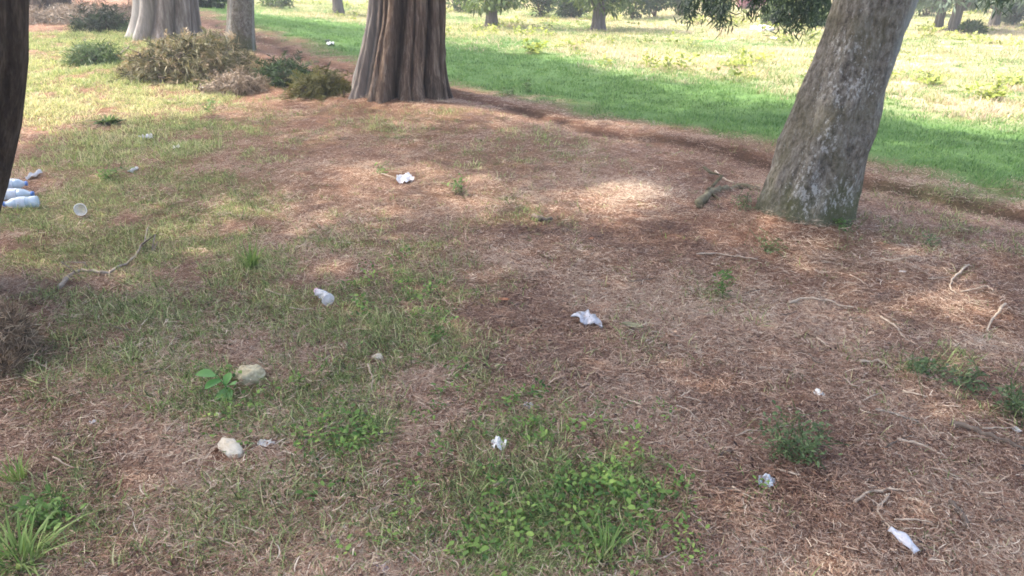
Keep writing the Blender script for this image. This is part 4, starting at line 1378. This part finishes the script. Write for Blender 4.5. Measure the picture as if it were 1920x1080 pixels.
scrap(275, 261, 24, 10, FILM, 'thin whitish film strip left of the tiny white dot of paper', 11)
scrap(381, 168, 13, 12, PAPER, 'white paper bit at the left end of the clippings mound', 12, 'paper_scrap')
scrap(620, 84, 14, 12, PAPER, 'white scrap in the shaded grass left of the thick fluted trunk', 14, 'paper_scrap')
scrap(614, 78, 9, 9, plain_mat('dark_scrap', (.02, .02, .025), (.06, .06, .06), 20), 'tiny dark scrap beside the white one in the shaded grass', 15)
scrap(65, 332, 14, 20, FILM, 'pale yellowish scrap standing just above the blue bottles', 16, lift=.7)
scrap(250, 322, 16, 12, FILM, 'pinkish white scrap beside the pale green weed in the lane', 17)
scrap(718, 1072, 30, 24, plastic('pinkish_film', (.70, .55, .56)), 'pinkish white film scrap at the bottom edge', 18)
scrap(1452, 75, 14, 9, PAPER, 'white speck of paper in the far meadow near the leaning trunk', 19, 'paper_scrap')
scrap(175, 795, 13, 8, PAPER, 'tiny white paper bit in the litter at far lower left', 21, 'paper_scrap')
scrap(990, 765, 20, 14, FILMB, 'faint grey film bit in the grass above the white paper ball', 22)
scrap(1905, 810, 18, 10, PAPER, 'small white bit beside the weed at the right edge', 23, 'paper_scrap')

# long white wrapper lower right
def wrapper(px0, py0, px1, py1, wpx):
    a, b = P(px0, py0), P(px1, py1)
    L = np.linalg.norm(b - a); m = px_m(a)
    W = wpx * m
    n, k = 14, 6
    V, T = [], []
    for i in range(n):
        f = i / (n - 1)
        wd = W * (.35 + .65 * math.sin(math.pi * min(1, .12 + .8 * f)) ** .6)
        for j in range(k):
            q_ = (j / (k - 1) - .5)
            V.append((f * L, q_ * wd, .012 + .012 * math.cos(q_ * 3.0) + .004 * math.sin(9 * f + j) + .01 * math.sin(f * 3.1)))
    for i in range(n - 1):
        for j in range(k - 1):
            c = i * k + j
            T.append((c, c + 1, c + k + 1, c + k))
    o = obj('wrapper', mesh_np('wrapper', V, T, {}, True), FILM, None, a + np.array([0, 0, .006]))
    o.rotation_euler = (0, 0, math.atan2(b[1] - a[1], b[0] - a[0]))
    o.modifiers.new('thickness', 'SOLIDIFY').thickness = .0012
    tag(o, 'long narrow white wrapper lying in the lower right corner', 'litter')
wrapper(1668, 1003, 1717, 1046, 22)

def bottle(px, py, ang, length, rad, mat, capmat, label, crush=.12, seed=0, tilt=0.0, name='plastic_bottle', group=None, cap=True, cut=False):
    """lying bottle: lathe along x, dented"""
    q = P(px, py)
    prof = [(0.0, .05), (.004, .72), (.03, .96), (.08, 1.0), (.2, 1.0), (.26, .93), (.33, 1.0), (.42, .95), (.5, 1.0), (.6, .97), (.68, 1.0), (.76, .9), (.84, .62), (.90, .40), (.93, .36), (.965, .36)]
    seg = 28
    r2 = np.random.default_rng(seed)
    V, T = [], []
    fine = np.linspace(0, .965, 44)
    pr = np.interp(fine, [p_[0] for p_ in prof], [p_[1] for p_ in prof])
    ph = r2.random(4) * 6.28
    for f, r_ in zip(fine, pr):
        for j in range(seg):
            th = 2 * math.pi * j / seg
            dn = 1 - crush * (.5 + .5 * math.sin(2 * th + ph[0] + 5 * f)) * math.sin(math.pi * f) - crush * .5 * abs(math.sin(9 * f + 3 * th + ph[1])) * math.sin(math.pi * f)
            V.append((f * length, rad * r_ * dn * math.cos(th), rad * r_ * dn * math.sin(th) + rad * .94))
    K = len(fine)
    for i in range(K - 1):
        for j in range(seg):
            T.append((i * seg + j, i * seg + (j + 1) % seg, (i + 1) * seg + (j + 1) % seg, (i + 1) * seg + j))
    o = thing(name, q, label, 'bottle', group)
    o.rotation_euler = (0, -tilt, ang)
    obj('body', mesh_np('body', V, T, {}, True), mat, o)
    if cap:
        V2, T2 = tube([(length * .945, 0, rad * .94), (length * .95, 0, rad * .94), (length * 1.0, 0, rad * .94), (length * 1.005, 0, rad * .94)], [rad * .38, rad * .42, rad * .42, rad * .36], 18)
        obj('cap', mesh_np('cap', V2, T2, {}), capmat, o)
    if not group:
        return o
    V3, T3 = tube([(length * .36, 0, rad * .94), (length * .40, 0, rad * .94), (length * .55, 0, rad * .94), (length * .60, 0, rad * .94)], [rad * .99, rad * 1.012, rad * 1.012, rad * .99], 24, False)
    obj('label_band', mesh_np('label_band', V3, T3, {}, True), FILMB if group else FILM, o)
    return o
CL = clear_plastic('clear_plastic', (.82, .83, .85), .6)
BLP = clear_plastic('blue_plastic', (.62, .73, .85), .35)
BCAP = plastic('blue_cap', (.10, .22, .55), .05, .35)
PCAP = plastic('pink_cap', (.62, .36, .44), .05, .4)
bottle(618, 574, R(128), .15, .035, CL, PCAP, 'small crushed clear plastic bottle in the grass left of the centre', .38, 4)
GB = 'blue tinted bottles beside the near dark trunk'
bottle(-8, 357, R(14), .22, .042, BLP, BCAP, 'rearmost of three blue tinted bottles beside the near dark trunk', .1, 1, group=GB)
bottle(-6, 375, R(6), .26, .042, BLP, BCAP, 'middle one of three blue tinted bottles beside the near dark trunk', .1, 2, group=GB)
bottle(76, 388, R(196), .22, .042, BLP, BCAP, 'front one of three blue tinted bottles beside the near dark trunk', .1, 3, group=GB)

# clear cup
def cup(px, py):
    q = P(px, py)
    o = thing('plastic_cup', q, 'small clear plastic cup lying in the grass right of the blue bottles', 'cup')
    seg = 28
    def ringset(lv, nm, mat):
        V, T = [], []
        for x_, r_ in lv:
            for j in range(seg):
                th = 2 * math.pi * j / seg
                dn = 1 - .08 * math.sin(2 * th + 1)
                V.append((x_, r_ * dn * math.cos(th), r_ * math.sin(th) + .038))
        for i in range(len(lv) - 1):
            for j in range(seg):
                T.append((i * seg + j, i * seg + (j + 1) % seg, (i + 1) * seg + (j + 1) % seg, (i + 1) * seg + j))
        obj(nm, mesh_np(nm, V, T, {}, True), mat, o)
    ringset([(0, .004), (.002, .026), (.03, .03), (.09, .038), (.088, .036), (.03, .028)], 'body', CL)
    ringset([(.088, .037), (.089, .041), (.094, .041), (.095, .037)], 'rim', FILM)
    o.rotation_euler = (0, R(-18), R(-70))
cup(158, 404)

# ------------------------------------------------------------------ sticks, roots and leaves
def stick(pxs, r0, r1, mat, label, name='fallen_twig', cat='twig', lift=.02, sub=5, forks=()):
    lift = max(lift, .02)
    pts = [P(*p) for p in pxs]
    pts = np.array(pts)
    pts[:, 2] += lift
    base = pts[0].copy()
    k = np.linspace(0, len(pts) - 1, (len(pts) - 1) * sub + 1)
    C_ = np.stack([np.interp(k, np.arange(len(pts)), pts[:, i]) for i in range(3)], 1)
    for _ in range(2):
        C_[1:-1] = (C_[:-2] + 2 * C_[1:-1] + C_[2:]) / 4
    C_[:, 2] = np.maximum(C_[:, 2], height(C_[:, 0], C_[:, 1]) + r1 + .008)
    C_[1:-1] += rng.normal(size=(len(C_) - 2, 3)) * r0 * .35
    b = Bag()
    b.tube(C_ - base, np.linspace(r0, r1, len(C_)) * (1 + .15 * rng.normal(size=len(C_))), 8)
    for f, dx, dy, dz in forks:
        a = C_[int(f * (len(C_) - 1))] - base
        e = a + np.array([dx, dy, dz])
        b.tube(limb_path(a, e, .01, 5), np.linspace(r0 * .6, r1 * .6, 5), 6)
    o = obj(name, b.mesh(name, True), mat, None, base)
    return tag(o, label, cat)
M_GREYST = plain_mat('grey_stick', (.16, .13, .10), (.34, .28, .22), 40, .85, .3)
stick([(112, 546), (132, 520), (160, 512), (200, 520), (250, 492), (272, 462), (278, 432)], .012, .004, M_GREYST, 'long crooked grey branch lying across the grass at left', 'fallen_branch', 'branch', .012, forks=[(.15, .05, .12, .01), (.8, .1, .02, .02)])
stick([(1305, 482), (1350, 481), (1385, 487), (1420, 492)], .006, .003, M_STICK, 'pale straight twig left below the leaning trunk')
stick([(1478, 574), (1515, 563), (1555, 572), (1600, 584)], .009, .004, M_STICK, 'thick pale bent twig on brown litter below the leaning trunk', lift=.015)
stick([(1815, 502), (1785, 528), (1778, 545), (1790, 556)], .006, .003, M_STICK, 'hooked pale twig right of the leaning trunk')
stick([(1800, 553), (1830, 548), (1850, 542), (1860, 552)], .005, .003, M_STICK, 'short pale twig right below the hooked twig')
stick([(1882, 580), (1860, 604), (1847, 632)], .007, .004, M_STICK, 'pale upright twig near the right edge', lift=.03)
stick([(1650, 490), (1665, 495), (1720, 486)], .005, .003, M_STICK, 'pale crooked twig just right of the trunk foot')
stick([(1650, 600), (1680, 620), (1692, 640), (1715, 652)], .005, .003, M_STICK, 'thin crooked pale twig in the dark litter at right')
stick([(1530, 640), (1560, 662)], .005, .003, M_STICK, 'short pale stick left of the thin crooked twig')
stick([(1610, 685), (1650, 684), (1670, 700)], .006, .003, M_STICK, 'pale curved twig left of the dull green weed at right')
stick([(1680, 832), (1730, 842), (1768, 862)], .006, .003, M_STICK, 'long pale dry stem right of the wide low bushy weed', lift=.012)
stick([(1690, 740), (1735, 752)], .005, .003, M_STICK, 'short pale stick above the long pale dry stem')
stick([(1640, 775), (1680, 785), (1720, 800)], .005, .003, M_GREYST, 'thin grey stick above the long pale dry stem')
stick([(1780, 800), (1840, 818), (1919, 850)], .011, .006, M_TWIG, 'dark twig running to the right edge', lift=.008)
stick([(1600, 950), (1625, 930), (1670, 926), (1700, 930)], .006, .003, M_STICK, 'bent greyish twig above the long white wrapper')
stick([(1780, 950), (1800, 975), (1812, 998)], .009, .006, M_TWIG, 'dark short stick right of the long white wrapper')
stick([(1455, 888), (1500, 900)], .004, .003, M_STICK, 'short straw coloured stick beside the bluish white scrap')
stick([(1180, 920), (1205, 948), (1216, 955)], .004, .004, M_STICK, 'thin whitish stem in litter right of the front weeds')
stick([(690, 690), (700, 715), (697, 738)], .004, .002, M_STICK, 'short curved tan stem below the small cream pebble')
stick([(925, 920), (960, 905), (990, 890)], .004, .002, M_STICK, 'thin tan stem below the white paper ball')
stick([(695, 965), (740, 948), (790, 930)], .004, .002, M_STICK, 'thin tan stem in the front grass left of the centre')
stick([(1665, 935), (1640, 965), (1655, 985), (1668, 1003)], .004, .002, M_STICK, 'dry fork of stem leading to the long white wrapper')
stick([(1000, 410), (1015, 417), (1035, 414)], .018, .012, M_TWIG, 'short dark piece of wood left of the sunny patch', 'wood_piece', 'wood', .008)
stick([(1312, 392), (1325, 372), (1345, 362), (1385, 356), (1425, 362)], .028, .018, plain_mat('mossy_root', (.06, .05, .03), (.22, .19, .11), 30, .9, .5), 'gnarled mossy root reaching left from the leaning trunk', 'surface_root', 'root', .03, forks=[(.2, .05, .1, .04), (.5, -.1, .15, .12)])
stick([(1340, 332), (1352, 345), (1375, 355)], .008, .005, M_STICK, 'thin pale dead twig standing above the gnarled root', lift=.05)
stick([(715, 330), (745, 340)], .005, .003, M_STICK, 'pale stem touching the white film scrap above the centre')
stick([(205, 118), (232, 100), (252, 86)], .02, .01, M_TWIG, 'brown branch sticking out left of the cypress cuttings', 'fallen_branch', 'branch', .03)

def dry_leaf(px, py, Lpx, ang, mat, label):
    q = P(px, py); m = px_m(q)
    L = Lpx * m; W = L * .42
    V, T = [], []
    K = 9
    for i in range(K):
        f = i / (K - 1)
        wd = W * math.sin(math.pi * min(.98, max(.04, f))) ** .8
        for j in range(5):
            u_ = (j / 4 - .5)
            V.append(((f - .5) * L, u_ * wd, .012 + .25 * W * (abs(u_) * 2) ** 2 * .8 + .12 * L * (f - .5) ** 2))
    for i in range(K - 1):
        for j in range(4):
            a = i * 5 + j
            T.append((a, a + 1, a + 6, a + 5))
    o = obj('fallen_leaf', mesh_np('fallen_leaf', V, T, {}, True), mat, None, q + np.array([0, 0, .004]))
    o.rotation_euler = (.1, .1, ang)
    o.modifiers.new('thickness', 'SOLIDIFY').thickness = .0008
    return tag(o, label, 'leaf')
OL = plain_mat('olive_leaf', (.20, .19, .10), (.34, .31, .17), 30, .6)
OR = plain_mat('orange_leaf', (.38, .15, .07), (.52, .24, .11), 30, .6)
dry_leaf(1185, 617, 40, -.2, OL, 'dry olive leaf on litter right of the torn white film')
dry_leaf(945, 567, 22, .1, OR, 'dry orange leaf in the grass above the centre')
dry_leaf(1108, 452, 14, .5, OR, 'small dark orange leaf below the sunny patch')
dry_leaf(1690, 515, 18, .3, plain_mat('pale_leaf', (.45, .38, .32), (.6, .52, .45), 30, .6), 'pale dry leaf right below the trunk foot')

# thin twigs strewn through the litter on the right
for k in range(46):
    px, py = rng.uniform(1150, 1915), rng.uniform(470, 1060)
    left = rng.random() < .25
    if left: px = rng.uniform(40, 700)
    pale = rng.random() < .7
    a = rng.uniform(-.9, .9)
    Lp = rng.uniform(25, 75)
    dx, dy = Lp * math.cos(a), Lp * math.sin(a) * .55
    tw = stick([(px, py), (px + dx * .5, py + dy * .5 + rng.normal() * 4), (px + dx, py + dy)], .0032, .0016, M_STICK if pale else M_TWIG,
               'very thin short %s twig lying loose %s' % ('pale' if pale else 'dark', 'among grass and litter at left' if left else 'in the brown litter at right'), lift=.018)
    tw['group'] = 'very thin %s twigs strewn %s' % ('pale' if pale else 'dark', 'at left' if left else 'at right')

# ------------------------------------------------------------------ thin haze volume added for the pale veil over the distance
hv = [(x, y, z) for z in (-2.5, 16.5) for x, y in ((-190, -190), (190, -190), (190, 190), (-190, 190))]
hm = mesh_np('haze', hv, [(3, 2, 1, 0), (4, 5, 6, 7), (0, 1, 5, 4), (1, 2, 6, 5), (2, 3, 7, 6), (3, 0, 4, 7)])
m_, nt, out = new_mat('haze_air')
pv = nd(nt, 'ShaderNodeVolumePrincipled')
pv.inputs['Color'].default_value = (.95, .96, .97, 1)
pv.inputs['Density'].default_value = HAZE
nt.links.new(pv.outputs[0], out.inputs['Volume'])
tag(obj('haze', hm, m_), kind='stuff')
